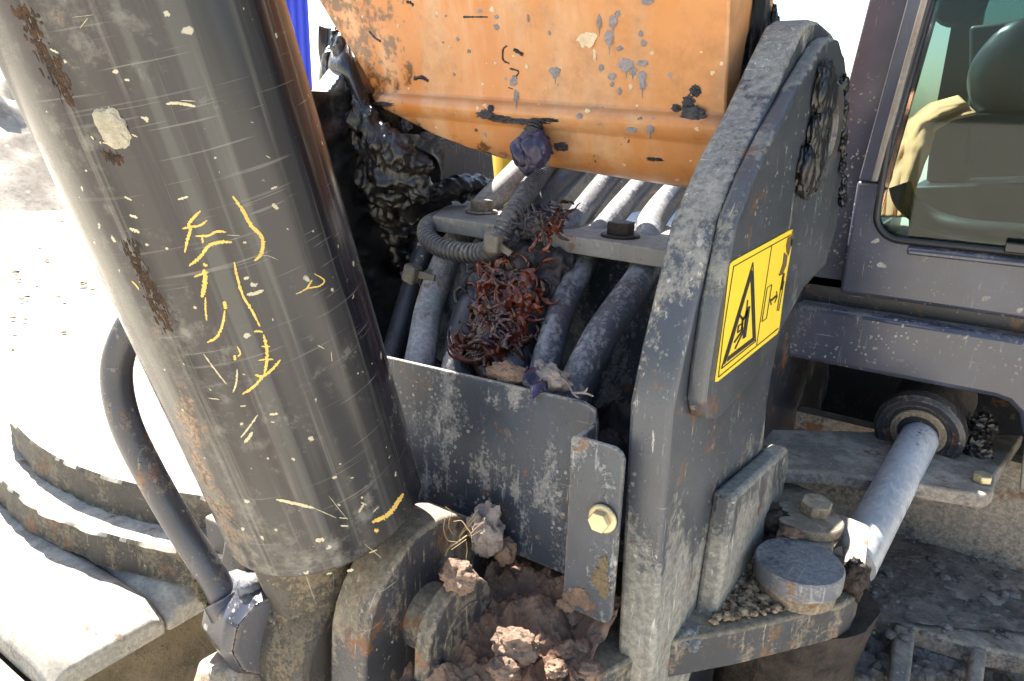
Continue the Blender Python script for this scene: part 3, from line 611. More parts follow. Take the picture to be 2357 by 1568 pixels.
for k, (p, wd) in enumerate([([(1620, 970), (1615, 1060), (1592, 1132)], 18), ([(1390, 868), (1480, 990), (1548, 1075)], 14), ([(1425, 1170), (1500, 1178)], 10), ([(1760, 1285), (1700, 1370), (1645, 1440)], 18), ([(1725, 1400), (1700, 1440), (1668, 1475)], 32), ([(1640, 1350), (1660, 1340)], 24), ([(1840, 1282), (1900, 1276)], 24), ([(1850, 1332), (1875, 1335)], 12), ([(1685, 462), (1740, 455), (1800, 432)], 34), ([(1665, 355), (1700, 345)], 28), ([(1660, 105), (1685, 108)], 20), ([(1130, 145), (1150, 150)], 22),
                             ([(885, 10), (955, 38)], 30), ([(1740, 210), (1820, 195), (1900, 225)], 5), ([(2170, 808), (2215, 832)], 10), ([(2262, 850), (2268, 920)], 8), ([(1640, 1225), (1680, 1222)], 12), ([(1550, 55), (1640, 60)], 6), ([(2020, 460), (2060, 440)], 10)]): bm = BM(); ribbon(bm, p, wd, z4, 60 + k); obj('paint_scrape', bm, MAT['marker_pale'], cyl)
z1 = lambda x, y: (x / 2.143 / 1.3854, y / 2.143 / 1.3854)
for k, (p, wd) in enumerate([([(1135, 712), (1200, 705), (1270, 715), (1335, 728)], 30), ([(1235, 688), (1335, 692)], 9), ([(545, 195), (580, 150), (600, 125)], 9), ([(490, 120), (640, 102)], 5), ([(1850, 1292), (1895, 1276)], 18), ([(1860, 1395), (1900, 1430)], 36), ([(850, 545), (885, 550)], 22), ([(885, 1470), (940, 1490)], 24), ([(850, 1345), (900, 1370)], 18), ([(1215, 1365), (1285, 1345)], 22), ([(620, 930), (640, 955)], 14), ([(700, 975), (765, 988)], 16), ([(340, 335), (400, 365)], 18), ([(1815, 1062), (1845, 1082)], 8), ([(900, 920), (940, 938)], 14), ([(690, 760), (700, 800)], 6)]): bm = BM(); ribbon(bm, p, wd, z1, 90 + k); obj('paint_scrape', bm, MAT['marker_pale'], cyl)
for k, (p, wd) in enumerate([([(1180, 330), (1220, 350)], 14), ([(1030, 70), (1045, 66)], 12), ([(985, 165), (1015, 155)], 24), ([(1110, 165), (1130, 160)], 12), ([(1180, 300), (1195, 295)], 20), ([(1040, 350), (1020, 345)], 16), ([(1165, 400), (1200, 340)], 20), ([(1260, 400), (1300, 360)], 10), ([(1040, 490), (1095, 492)], 16), ([(1030, 435), (1090, 440)], 10), ([(1085, 800), (1130, 790)], 26), ([(945, 820), (985, 812)], 14), ([(1235, 675), (1290, 655)], 12), ([(1200, 610), (1320, 710)], 5), ([(870, 590), (930, 585)], 40), ([(600, 310), (740, 340), (860, 370)], 30), ([(860, 370), (1010, 435)], 8), ([(960, 285), (1010, 350), (1090, 450)], 5)]): bm = BM(); ribbon(bm, p, wd, z8, 130 + k); obj('paint_scrape', bm, MAT['marker_pale'], cyl)
bm = BM()
def cyllump(px, rx, ry, seed, th=.004, sub=4):
    c = oncyl(*px); n = (c - B_); n -= axis * n.dot(axis); n.normalize(); tg = axis.cross(n)
    res = bmesh.ops.create_icosphere(bm, subdivisions=sub, radius=1)
    for v in res['verts']:
        e = v.co.copy(); k = 1 + .3 * noise.noise(e * 1.5 + V((seed, 0, 0))) + .15 * fbm(e * 5 + V((seed, 3, 0)), 3)
        v.co = c + (tg * e.x * rx + axis * e.y * ry + n * e.z * th) * k
cyllump(z1(770, 880), .0125, .016, 3, .004); cyllump(z1(805, 930), .008, .010, 5, .0035)
obj('mud_splash', bm, soil_mat('tan_splash', (.30, .27, .20), (.44, .40, .31), (.18, .15, .11), 60, .5), cyl)
RUST = soil_mat('dark_rust', (.035, .025, .018), (.10, .055, .03), (.02, .015, .012), 60, .8)
random.seed(9)
for (xa, ya, xb, yb, wd, n) in ((150, 60, 480, 700, 60, 70), (880, 1660, 1150, 2260, 55, 70), (720, 1050, 820, 1100, 40, 16)):
    bm = BM()
    for k in range(n * 3):
        t = random.random(); cyllump(z1(xa + (xb - xa) * t + random.gauss(0, wd * .55), ya + (yb - ya) * t + random.gauss(0, 12)), random.choice((.0004, .0006, .0009, .0016)), random.uniform(.0008, .0045), k, .0003, 2)
    tag(obj('rust_patch', bm, RUST, cyl), kind=None)
# lower eye
eb = P(775, 1440, 1.0); bm = BM()
lathe(bm, V((-.735, eb.y, eb.z)), (1, 0, 0), [(0, .102), (.008, .112), (.13, .112), (.138, .102)], 48)
lathe(bm, eb, axis, [(0, .075), (.06, .066), (.17, .064)], 32)
for v in bm.verts: v.co += V((0, 1, 1)) * .006 * fbm(v.co * 22, 4)
obj('cylinder_eye', bm, MAT['eye'], cyl, bevel=.006)
# feed pipe and port block on the left
pp = [P(420, 560, .86), P(345, 690, .87), P(292, 770, .88), P(268, 860, .89), P(288, 970, .90), P(345, 1090, .915), P(420, 1220, .93), P(485, 1320, .94), P(532, 1405, .945)]
bm = BM(); tube(bm, spline(pp, 12), .0182, 24); obj('feed_pipe', bm, MAT['pipe'], cyl)
random.seed(13)
for (x, y, l, rr) in ((254, 842, .020, .008), (330, 1020, .012, .005), (420, 1240, .03, .009), (470, 1330, .03, .012), (478, 1362, .014, .012), (290, 960, .010, .004)):
    bm = BM(); lump(bm, P(x, y, .90 + (y - 842) * .00009), 1.0, 4, .5, 1.8, int(x), .3, (rr, rr, l)); obj('caked_mud', bm, MAT['frame_mud'], cyl)
pb = P(610, 1438, .95); dirp = (RGT * .62 - FWD * .75 + UPV * -.12).normalized()
blk = BM(); lathe(blk, pb - dirp * .07, dirp, [(0, .052), (.012, .063), (.085, .063), (.10, .053), (.102, .050)], 10)
obk = obj('port_block', blk, MAT['pipe'], cyl, bevel=.007, segs=3)
bm = BM(); tube(bm, spline([P(516, 1372, .945), P(530, 1400, .945), P(548, 1435, .955)], 6), .027, 20); obj('pipe_collar', bm, MAT['pipe'], cyl)
bm = BM(); lump(bm, P(575, 1350, .93), .016, 3, .2, 1, 4, .08); obj('nipple', bm, MAT['pincap'], cyl)
bm = BM(); lathe(bm, P(530, 1560, .95) + UPV * .03, (-UPV + RGT * .2), [(0, .04), (.02, .05), (.06, .052), (.10, .046)], 12)
for v in bm.verts: v.co += V((1, 1, 1)) * .006 * fbm(v.co * 25, 4)
obj('mud_caked_elbow', bm, MAT['muddy'], cyl, bevel=.006)
bm = BM(); prism(bm, [P(x, y, 1.0) for x, y in [(548, 1262), (575, 1330), (600, 1360), (560, 1345), (535, 1330)]], FWD * .03); obj('oily_shim', bm, MAT['grease'], cyl, bevel=.003)

# ================================================================== HOSES
def hose(ctrl, r, mat, label, ext=None, rf=None):
    path = spline([PY(x, y, yy) for x, y, yy in ctrl], 12)
    b = BM(); tube(b, path, rf or r, 24)
    o = obj('hydraulic_hose', b, MAT[mat], None, base=path[0]); return tag(o, label, 'hose', 'hydraulic hoses through the bracket')
HB = []
hose([(865, 930, .86), (905, 810, .93), (950, 660, 1.0), (985, 560, 1.04), (1020, 500, 1.10)],   .021, 'hose_dark', 'dim grey hose at the far left, half hidden behind the cylinder')
h2 = hose([(945, 930, .80), (968, 820, .84), (985, 720, .92), (1010, 640, .98), (1045, 565, 1.03), (1110, 480, 1.12), (1165, 425, 1.19), (1225, 365, 1.28), (1330, 270, 1.45)], .0245, 'hose_pale', 'pale grey hose with a cable tie around it, nearest the cylinder')
hose([(1050, 930, .80), (1062, 830, .84), (1085, 720, .90), (1130, 620, .97), (1170, 550, 1.04), (1240, 465, 1.14), (1320, 385, 1.28), (1420, 290, 1.45)], .029, 'hose_dark', 'wide black hose under the red brown grease')
hose([(1180, 950, .80), (1190, 850, .82), (1220, 730, .89), (1270, 610, .97), (1305, 540, 1.04), (1345, 480, 1.14), (1410, 400, 1.28), (1500, 300, 1.45)], .021, 'hose_dark', 'mud coated black hose right of the red brown grease')
hose([(1235, 950, .80), (1255, 840, .82), (1290, 720, .90), (1335, 620, .99), (1365, 560, 1.05), (1410, 500, 1.14), (1480, 420, 1.28), (1570, 320, 1.45)], .0205, 'hose', 'slim grey hose with a clean grey upper half')
h6 = hose([(1310, 960, .78), (1330, 880, .80), (1385, 770, .86), (1440, 690, .92), (1478, 635, .985), (1490, 580, 1.05), (1500, 510, 1.14), (1560, 435, 1.28), (1650, 340, 1.45)], .0235, 'hose', 'thick speckled grey hose nearest the right side plate')
# cable tie on the pale hose
pt = [PY(x, y, yy) for x, y, yy in [(968, 640, .925), (1000, 625, .92), (1035, 655, .945)]]
ct = thing('cable_tie', pt[0], 'dirty nylon cable tie with a square head around the pale hose', 'cable tie')
bm = BM(); cc = PY(1003, 652, .975); du = (PY(1045, 565, 1.03) - PY(985, 720, .92)).normalized()
u_, v_ = frame_of(du)
lathe(bm, cc - du * .009, du, [(0, .0262), (.018, .0262), (.018, .0285), (0, .0285), (0, .0262)], 32, cap=False); obj('strap', bm, MAT['tie'], ct)
bm = BM(); hd = PY(948, 630, .945); box(bm, hd.x - .013, hd.x + .013, hd.y - .012, hd.y + .012, hd.z - .016, hd.z + .016); bmesh.ops.rotate(bm, verts=bm.verts, cent=hd, matrix=Matrix.Rotation(.3, 3, 'Y'))
obj('tie_head', bm, MAT['tie'], ct, bevel=.004)
bm = BM(); prism(bm, [PY(x, y, .945) for x, y in [(955, 622), (1000, 634), (998, 648), (955, 640)]], (0, .004, 0)); obj('tie_tail', bm, MAT['tie'], ct, bevel=.001)

# ================================================================== RIBBED CONDUIT
cpts = [(1010, 505, 1.06), (985, 520, .985), (983, 545, .95), (1010, 568, .93), (1060, 581, .92), (1110, 582, .915), (1142, 566, .905), (1157, 535, .905), (1178, 495, .93), (1205, 455, 1.0), (1235, 415, 1.09), (1262, 380, 1.18), (1310, 330, 1.3)]
cpath = spline([PY(x, y, yy) for x, y, yy in cpts], 44)
# resample evenly
acc = [cpath[0]]; seg = .00165
for p in cpath[1:]:
    while (p - acc[-1]).length >= seg: acc.append(acc[-1] + (p - acc[-1]).normalized() * seg)
bm = BM(); tube(bm, acc, lambda i, t: .0165 if (i % 6) < 3 else .0138, 18)
con = thing('conduit', acc[0], 'black ribbed cable sleeve looping over the hose clamp', 'conduit'); obj('sleeve', bm, MAT['conduit'], con, smooth=25)
bm = BM(); tc = PY(1143, 562, .90); hp = tc
lathe(bm, tc - V((.012, -.004, .0)), (1, 0, .2), [(0, .0185), (.012, .0185), (.012, .0205), (0, .0205), (0, .0185)], 28, cap=False); obj('tie_strap', bm, MAT['tie'], con)
bm = BM(); hd = PY(1137, 562, .875); box(bm, hd.x - .011, hd.x + .011, hd.y - .008, hd.y + .008, hd.z - .013, hd.z + .013); obj('tie_head', bm, MAT['tie'], con, bevel=.003)
bm = BM(); prism(bm, [PY(x, y, .875) for x, y in [(1143, 556), (1178, 580), (1170, 590), (1138, 570)]], (0, .004, 0)); obj('tie_tail', bm, MAT['tie'], con)
# straight second sleeve beside it
p2 = spline([PY(x, y, yy) for x, y, yy in [(1185, 470, 1.02), (1215, 425, 1.12), (1245, 385, 1.22), (1290, 330, 1.34)]], 60); acc = [p2[0]]
for p in p2[1:]:
    while (p - acc[-1]).length >= seg: acc.append(acc[-1] + (p - acc[-1]).normalized() * seg)
bm = BM(); tube(bm, acc, lambda i, t: .0135 if (i % 6) < 3 else .0115, 16)
tag(obj('conduit', bm, MAT['conduit'], None, base=acc[0], smooth=25), 'second thin ribbed sleeve behind the looping one', 'conduit')

# ================================================================== GREASE
def strands(bm, cen, spread, n, r0, r1, L, fn=None):
    for k in range(n):
        p = V([cen[i] + random.gauss(0, 1) * spread[i] for i in range(3)])
        if fn: p = fn(p)
        d = V((random.gauss(0, 1), random.gauss(0, .35), random.gauss(0, 1))).normalized(); pts = [p]
        for j in range(random.randint(3, 6)):
            d = (d + V((random.gauss(0, .6), random.gauss(0, .4), random.gauss(0, .6)))).normalized(); pts.append(pts[-1] + d * L)
        rr = random.uniform(r0, r1); tube(bm, spline(pts, 3), lambda i, t: rr * (1 - .5 * abs(2 * t - 1)), 6)
gm = thing('grease_clump', PY(1160, 800, .80), 'red brown stringy grease heaped over the middle hoses', 'grease')
bm = BM()
for k in range(120):
    t = random.random(); side = random.uniform(-1, 1); px = 1180 - 62 * (t - .3) + 95 * side + 18 * t; py = 575 + 280 * t; yy = .950 - .125 * t + .034 * side * side + random.uniform(-.004, .012)
    lump(bm, PY(px, py, yy), random.uniform(.012, .027), 3, .5, 2, k, .2)
for v in bm.verts: v.co += V((1, 1, 1)) * .004 * fbm(v.co * 60, 3)
fuse(obj('mud_core', bm, MAT['wetmud'], gm), .0035, 0)
bm = BM()
for k in range(820):
    t = random.random() ** .8; px = 1178 - 62 * (t - .2) + random.gauss(0, 27); py = 615 + 200 * t; yy = .925 - .110 * t + random.uniform(-.006, .008)
    p = PY(px, py, yy); d = V((random.gauss(0, 1), random.gauss(0, .15), random.gauss(0, 1) - .2)).normalized(); pts = [p]; cv = random.choice((-1, 1)) * random.uniform(.4, 1.0)
    for j in range(random.randint(3, 5)):
        d = (d + V((-d.z, 0, d.x)) * cv + V((random.gauss(0, .3), random.gauss(0, .15), random.gauss(0, .3)))).normalized(); pts.append(pts[-1] + d * random.uniform(.008, .013))
    rr = random.choice((.0026, .0034, .0044, .0058)); tube(bm, spline(pts, 3), lambda i, t, rr=rr: rr * (1 - .5 * abs(2 * t - 1)), 6)
fuse(obj('strands', bm, MAT['grease_r'], gm, smooth=60), .0021, 1)
random.seed(77); bm = BM()
for k in range(80):
    t = random.random(); p = PY(1180 - 60 * (t - .2) + random.gauss(0, 48), 610 + 230 * t, .925 - .11 * t + random.uniform(-.004, .012)); a0 = random.uniform(0, 6.28); d = V((math.cos(a0), random.gauss(0, .15), math.sin(a0))); pts = [p]; cv = random.choice((-1, 1)) * random.uniform(.3, 1)
    for j in range(random.randint(3, 5)): d = (d + V((-d.z, 0, d.x)) * cv + V((random.gauss(0, .3), random.gauss(0, .15), random.gauss(0, .3)))).normalized(); pts.append(pts[-1] + d * random.uniform(.007, .013))
    rr = random.choice((.0016, .0028, .004, .0055)); tube(bm, spline(pts, 3), lambda i, t, rr=rr: rr * (1 - .5 * abs(2 * t - 1)), 6)
fuse(obj('black_strands', bm, MAT['grease'], gm, smooth=60), .0024, 2)

def patch(bm, rows, amp, fs, nu=70, nv=60, ridge=True, seed=0):
    """control grid of (px, py, Y): smooth interpolation plus wrinkles"""
    G = [[PY(*q) for q in r] for r in rows]; A_ = [spline(r, 12) for r in G]; k = len(A_[0])
    cols = [spline([A_[i][j] for i in range(len(A_))], 12) for j in range(k)]
    def fn(u, v):
        a = u * (k - 1); b = v * (len(cols[0]) - 1); i, j = min(k - 2, int(a)), min(len(cols[0]) - 2, int(b)); fa, fb = a - i, b - j
        p = (cols[i][j] * (1 - fa) + cols[i + 1][j] * fa) * (1 - fb) + (cols[i][j + 1] * (1 - fa) + cols[i + 1][j + 1] * fa) * fb
        q = V((p.x * fs * 1.4 + .5 * noise.noise(p * 9), p.y * fs, p.z * fs * .7 + seed + .5 * noise.noise(p * 11)))
        h = math.sin(8 * noise.noise(q * .5)) * .9 + .4 * math.sin(9 * noise.noise(q * .9 + V((3, 1, 7)))) + .06 * noise.noise(q * 4)
        return p - ray(*(0, 0)) * 0 + V((.45, -1, .25)) * amp * h
    sheet(bm, fn, nu, nv)
gl = thing('grease_smear', PY(900, 450, 1.0), 'thick wrinkled black grease smeared between the boom foot and the far side plate', 'grease')
bm = BM()
patch(bm, [[(735, 60, 1.0), (765, 60, .99), (790, 60, .985), (800, 90, .99)], [(735, 160, 1.0), (770, 160, .97), (815, 180, .96), (845, 215, .98)], [(745, 260, 1.02), (790, 260, .98), (845, 270, .955), (890, 300, .975)], [(770, 370, 1.03), (820, 360, .99), (890, 355, .97), (1000, 362, .99)],
           [(790, 470, 1.05), (850, 450, 1.0), (930, 440, .99), (1010, 420, 1.06)], [(810, 570, 1.06), (870, 540, 1.03), (945, 510, 1.02), (1040, 470, 1.1)]], .011, 11, 150, 190)
obj('smear', bm, MAT['grease'], gl, smooth=60)
bm = BM(); random.seed(19)
drapes = [[(775, 70, .985), (790, 150, .975), (800, 240, .97), (815, 330, .98), (850, 420, .99), (880, 500, 1.02)], [(765, 110, .99), (775, 230, .985), (790, 340, 1.0), (815, 450, 1.02), (840, 560, 1.05)],
          [(805, 200, .965), (835, 250, .955), (862, 305, .95), (905, 350, .955), (960, 378, .97), (1000, 380, .99)], [(830, 230, .955), (870, 300, .955), (925, 350, .96), (985, 370, .985)],
          [(800, 290, .97), (840, 350, .965), (890, 400, .965), (950, 420, .98), (1000, 430, 1.02)], [(820, 380, .98), (860, 440, .985), (920, 460, 1.0), (985, 450, 1.05), (1060, 435, 1.12), (1130, 420, 1.2)],
          [(840, 470, 1.0), (890, 500, 1.01), (950, 500, 1.04), (1000, 480, 1.08)], [(815, 500, 1.01), (850, 560, 1.03), (880, 620, 1.06), (890, 700, 1.08)], [(870, 520, 1.03), (930, 540, 1.06), (985, 520, 1.09)], [(760, 200, 1.0), (765, 330, 1.01), (780, 470, 1.03), (800, 600, 1.05), (830, 720, 1.07)],
          [(900, 560, 1.06), (930, 600, 1.08), (935, 680, 1.09)], [(850, 330, .96), (905, 375, .96), (945, 400, .975)]]
for k, d_ in enumerate(drapes):
    path = spline([PY(*q) for q in d_], 10); ph = random.uniform(0, 6)
    tube(bm, path, lambda i, t, ph=ph, k=k: (.026 + .003 * math.sin(i * .2 + ph) + .006 * noise.noise(V((i * .12, k, 0)))) * (.45 + .55 * math.sin(math.pi * min(1, max(0, t * .9 + .08)))), 12)
for k in range(6):
    q = random.choice(drapes); p = spline([PY(*w_) for w_ in q], 6); c = random.choice(p); foldlump(bm, c + V((random.gauss(0, .012), random.gauss(-.008, .006), random.gauss(0, .012))), random.uniform(.014, .03), (1.2, .7, 1.1), k, 4, 1.2, .08)
for v in bm.verts:
    q = V((v.co.x * 60, v.co.y * 40, v.co.z * 26)); v.co += V((.3, -1, .2)) * (.0035 * math.sin(7 * noise.noise(q * .35)) + .0018 * math.sin(6 * noise.noise(q)))
dro = fuse(obj('drapes', bm, MAT['grease'], gl, smooth=60), .0032, 2)
for ty, ns, stg in (('MARBLE', .055, .011), ('MARBLE', .022, .0045), ('STUCCI', .012, .002)):
    tx = bpy.data.textures.new('wrinkle', ty); tx.noise_scale = ns; tx.turbulence = 9
    dm_ = dro.modifiers.new('wrinkle', 'DISPLACE'); dm_.texture = tx; dm_.strength = stg; dm_.mid_level = .5
bm = BM(); sheet(bm, lambda u, v: V((XL + .003 + .007 * (1 + math.sin(7 * noise.noise(V((u * 3, v * 9, 2))) + 4 * u)) + .002 * fbm((u * 20, v * 30, 1), 3), .80 + .42 * u, 1.10 + .52 * v)), 90, 120)
obj('film', bm, MAT['grease'], gl, smooth=60)
hg = thing('grease_lump', boomY(1218, 320), 'shiny purple black grease lump hanging under the boom ridge', 'grease')
bm = BM()
for k, (x, y, r) in enumerate([(1203, 350, .020), (1235, 343, .022), (1222, 368, .018), (1218, 330, .016), (1250, 350, .012), (1210, 375, .012)]): foldlump(bm, PY(x, y, .965), r, (1, .9, 1.15), k, 4, .8, .08)
obj('lump', bm, MAT['grease_p'], hg, smooth=60)
bm = BM(); tube(bm, spline([boomY(1232, 285), PY(1225, 305, .968), PY(1222, 330, .965)], 6), lambda i, t: .012 + .004 * noise.noise(V((i * .7, 0, 0))), 10); obj('neck', bm, MAT['wetmud'], hg)
cg = thing('grease_clump', PZ(1245, 520, ZC), 'small tuft of dark and orange brown stringy grease on the clamp bar', 'grease')
bm = BM()
for k in range(9): lump(bm, PZ(1215 + random.uniform(0, 65), 525 - random.uniform(0, 35), ZC + .012), random.uniform(.012, .022), 3, .5, 2, k, .25)
fuse(obj('mud_lump', bm, MAT['wetmud'], cg), .002, 1); bm = BM()
strands(bm, PZ(1240, 515, ZC + .03) , (.013, .008, .007), 36, .0018, .003, .006); fuse(obj('tuft', bm, MAT['wetmud'], cg), .002, 1)
bm = BM(); strands(bm, PZ(1262, 530, ZC + .022), (.008, .006, .006), 22, .0018, .003, .006); obj('strands', bm, MAT['grease_r'], cg); bm = BM(); strands(bm, PZ(1290, 495, ZC + .03), (.004, .005, .007), 8, .0018, .003, .006); obj('strands', bm, MAT['grease_r'], cg)
# grease in the pin boss on the near plate
bg_ = thing('grease_patch', PX(1890, 420, XD), 'crusted black grease around the pivot pin on the outer side plate', 'grease')
bm = BM(); random.seed(3)
for k in range(40):
    t = k / 39; x = 1905 - 50 * t + random.uniform(-14, 14); y = 190 + 230 * t
    p = PX(x, y, XD + .006); foldlump(bm, p, random.uniform(.012, .026), (.45, .8, 1.3), k, 4, 1.4, .09)
obj('crust', bm, MAT['grease'], bg_, smooth=60); bm = BM()
for k in range(26):
    t = k / 25; p = PX(1940 + 3 * math.sin(k * 1.3), 190 + 280 * t + random.uniform(-6, 6), XD + .004); lump(bm, p, random.uniform(.003, .011), 3, .45, 2, k + 50, .25, (.6, 1, 1.1))
obj('crust', bm, MAT['grease'], bg_, smooth=60)

# ================================================================== MUD, CLODS, CRUMBS
bm = BM(); random.seed(11)
def mudz(x, y): return ZB + .036 + .022 * fbm((x * 14, y * 14, 2), 7) + .016 * fbm((x * 38, y * 38, 5), 5) + .05 * max(0, min(1, (y - .62) / .12)) * .5
sheet(bm, lambda u, v: V((-.50 + .188 * u, .50 + .235 * v, mudz(-.50 + .188 * u, .50 + .235 * v) - .05 * (1 - v) ** 2)), 130, 150)
bm2 = BM(); sheet(bm2, lambda u, v: V((-.98 + .66 * u, .74 + .26 * v, ZB + .10 + .05 * fbm((u * 9, v * 5, 3), 5) + .10 * v)), 120, 60)
tag(obj('mud', bm, MAT['mud'], None), 'crumbly reddish mud packed between the lug and the side plate', 'mud', kind='stuff')
tag(obj('mud', bm2, MAT['wetmud'], None), 'dark mud lying behind the guard plate under the hoses', 'mud', kind='stuff')
def clod(px, z, r, mat, label, st=(1, 1, 1), seed=0, group=None, amp=.34, on='z', rough=.09):
    c = PZ(*px, z) if on == 'z' else PY(*px, z) if on == 'y' else PX(*px, z)
    b = BM(); lump(b, c, r, 4, amp, 1.5, seed, rough, st); return tag(obj('clod', b, MAT[mat], None, base=c), label, 'clod', group)
clod((1185, 1485), ZB + .045, .024, 'clod', 'largest pale pink clay clod lying in the mud by the rounded lug', (1.1, .9, .75), 2)
clod((1055, 1325), 1.075, .021, 'clod', 'round tan clod sitting on top of the rounded lug', (1.15, .9, .85), 3)
clod((1118, 1222), 1.075, .030, 'clod_g', 'grey folded clay lump leaning on the foot of the guard plate', (.8, .7, 1.2), 5, amp=.4)
clod((1160, 1268), 1.045, .017, 'clod', 'tan clay lump just below the grey folded one', (.9, .8, 1.1), 6)
clod((1168, 860), .74, .021, 'clod', 'pink stone on the top edge of the guard plate', (1.4, .6, .7), 8, on='y')
clod((1268, 872), .745, .020, 'clod_g', 'pale grey stone on the top edge of the guard plate', (1.3, .6, .8), 9, on='y')
clod((1245, 855), .75, .012, 'clod_g', 'small grey chip behind the pale grey stone', (1, .7, 1.1), 10, on='y')
clod((1185, 890), .75, .012, 'clod', 'small tan clod behind the pink stone', (1, .7, .8), 12, on='y')
clod((1850, 1392), ZB + .004, .010, 'clod', 'small pale pebble on the base plate in front of the large pin cap', (1.2, 1, .8), 13)
clod((1965, 1330), ZB + .02, .022, 'darkclod', 'dark clay lump wedged beside the large pin cap', (.9, .9, 1.3), 14)
clod((1768, 1192), ZB + .045, .024, 'darkclod', 'black clay lump between the side plate and the bolted washer', (1.2, 1, .9), 15)
clod((1822, 1226), ZB + .055, .011, 'mud', 'small brown clod lying on the link between the pin caps', (1.4, 1, .7), 16)
for k, (x, y, r, mt) in enumerate([(1235, 1345, .020, 'clod'), (1290, 1375, .016, 'mud'), (1330, 1420, .017, 'clod_g'), (1250, 1420, .018, 'mud'), (1160, 1540, .022, 'clod'), (1300, 1500, .014, 'clod_g'), (1345, 1490, .014, 'mud'), (1215, 1310, .014, 'mud'), (1280, 1540, .016, 'mud'), (1360, 1545, .017, 'clod'), (1190, 1400, .015, 'mud'), (1260, 1475, .011, 'clod_g')]):
    clod((x, y), ZB + .034, r * .75, 'clod' if mt == 'clod' else 'mud', 'brown clod among the loose mud between the lug and the guard flange', (1.1, 1, .8), 20 + k, 'clods in the mud')
# wilted dark leaf and roots on the guard edge
lf = thing('dead_leaf', PY(1228, 890, .715), 'shrivelled purple leaf hanging over the guard plate edge', 'leaf')
bm = BM()
def leaf(u, v):
    t = v; wd = .016 * math.sin(math.pi * min(1, t * .93 + .06)) * (1 if t < .8 else .8); x = (u - .5) * 2
    p = PY(1212 + 24 * t, 858 + 60 * t, .735 - .03 * t)
    return p + V((x * wd, -.008 * math.cos(x * 3) - .004 * math.sin(t * 9 + x * 4), .006 * abs(x) + .003 * math.sin(t * 14)))
sheet(bm, leaf, 14, 24); obj('blade', bm, MAT['grease_p'], lf, solid=.0015)
bm = BM(); tube(bm, spline([PY(1232, 912, .712), PY(1234, 930, .712)], 6), lambda i, t: .0012, 6); obj('stem', bm, MAT['grease_p'], lf)
rt = BM()
for pts in ([(1283, 866, .74), (1305, 880, .735), (1318, 905, .73), (1330, 915, .72)], [(1318, 905, .73), (1345, 905, .72), (1365, 912, .71)], [(1300, 866, .74), (1292, 862, .735)], [(1345, 905, .72), (1352, 893, .72)]):
    tube(rt, spline([PY(*p) for p in pts], 6), lambda i, t: .0016 * (1.1 - .6 * t), 6)
tag(obj('dry_root', rt, MAT['clod_g'], None, base=PY(1318, 905, .73)), 'pale forked dry root on the guard plate corner', 'root')
rt = BM(); random.seed(5)
for k in range(9):
    p0 = PZ(1050 + random.uniform(-10, 40), 1235 + random.uniform(-12, 14), 1.09); d = V((random.gauss(0, 1), random.gauss(0, .5), random.uniform(-.2, 1))).normalized(); pts = [p0]
    for j in range(4): d = (d + V((random.gauss(0, .5),) * 3)).normalized(); pts.append(pts[-1] + d * .011)
    tube(rt, spline(pts, 3), .0005, 5)
tube(rt, spline([PZ(1075, 1232, 1.09), PZ(1050, 1250, 1.085), PZ(1032, 1262, 1.07), PZ(1025, 1280, 1.06)], 5), .0011, 5)
tag(obj('dry_roots', rt, MAT['straw'], None, base=PZ(1060, 1240, 1.08)), 'tangle of dry straw coloured rootlets on the large lug', 'roots')
# crumbs on the base plate
cr = BM(); random.seed(21)
for k in range(900):
    x = random.uniform(1610, 1880); y = 1250 + (1462 - (x - 1545) * .22 - 1250) * random.random()
    if (x - 1630) < (1440 - y) * .45: continue
    c = PZ(x, y, ZB + .004)
    if c.x > -.10 or c.x < -.26: continue
    r = random.choice((.0015, .002, .0025, .003, .004, .0055)); lump(cr, c + V((0, 0, r * .4)), r, 2, .4, 1.5, k, .1, (random.uniform(.7, 1.5), random.uniform(.7, 1.4), .8))
tag(obj('crumbs', cr, MAT['crumb'], None), 'loose soil crumbs and chips scattered on the base plate', 'crumbs', kind='stuff')
dl = BM()
def dlay(u, v):
    xx = 1625 + 215 * u + 70 * (1 - v) * (1 - u); p = PZ(xx, 1255 + (1452 - (xx - 1545) * .22 - 1255) * v, ZB); e = min(1, 5 * min(u, 1 - u, v, 1 - v)); return p + V((0, 0, e * (.008 * (1 - u) * math.sin(math.pi * min(1, v + .05)) + .005 * fbm(p * 40, 4) + .002) - .004))
sheet(dl, dlay, 80, 80); tag(obj('dirt_layer', dl, MAT['mud'], None), 'thin dirt drift beside the pin cap on the base plate', 'dirt', kind='stuff')

# ================================================================== CAB
CY0 = 1.5
cab = thing('excavator_cab', (.25, 2.1, 1.1), 'dark glossy excavator cab with a rounded window behind the bracket', 'cab')
def cy(x, y, yy=CY0): return PY(x, y, yy)
xl = cy(1935, 640).x
wl_b, wl_t = cy(2022, 470), cy(2095, -10)
ext = 1.05
def Lp(x, z, y=CY0): return V((x, y, z))
zs = cy(2100, 556).z; zb_ = cy(2100, 700).z; wx = wl_b.x; cr_ = .045
bm = BM()
# front panel under the window with rounded window corner
pts = [Lp(xl, zb_), Lp(ext, zb_), Lp(ext, zs)] + [Lp(wx + cr_ + cr_ * math.cos(R(a)), zs + cr_ + cr_ * math.sin(R(a))) for a in range(270, 179, -9)] + [Lp(wx - .0, zs + .10), Lp(xl, zs + .10)]
prism(bm, pts, (0, .05, 0)); obj('front_panel', bm, MAT['cab'], cab, bevel=.008, segs=3)
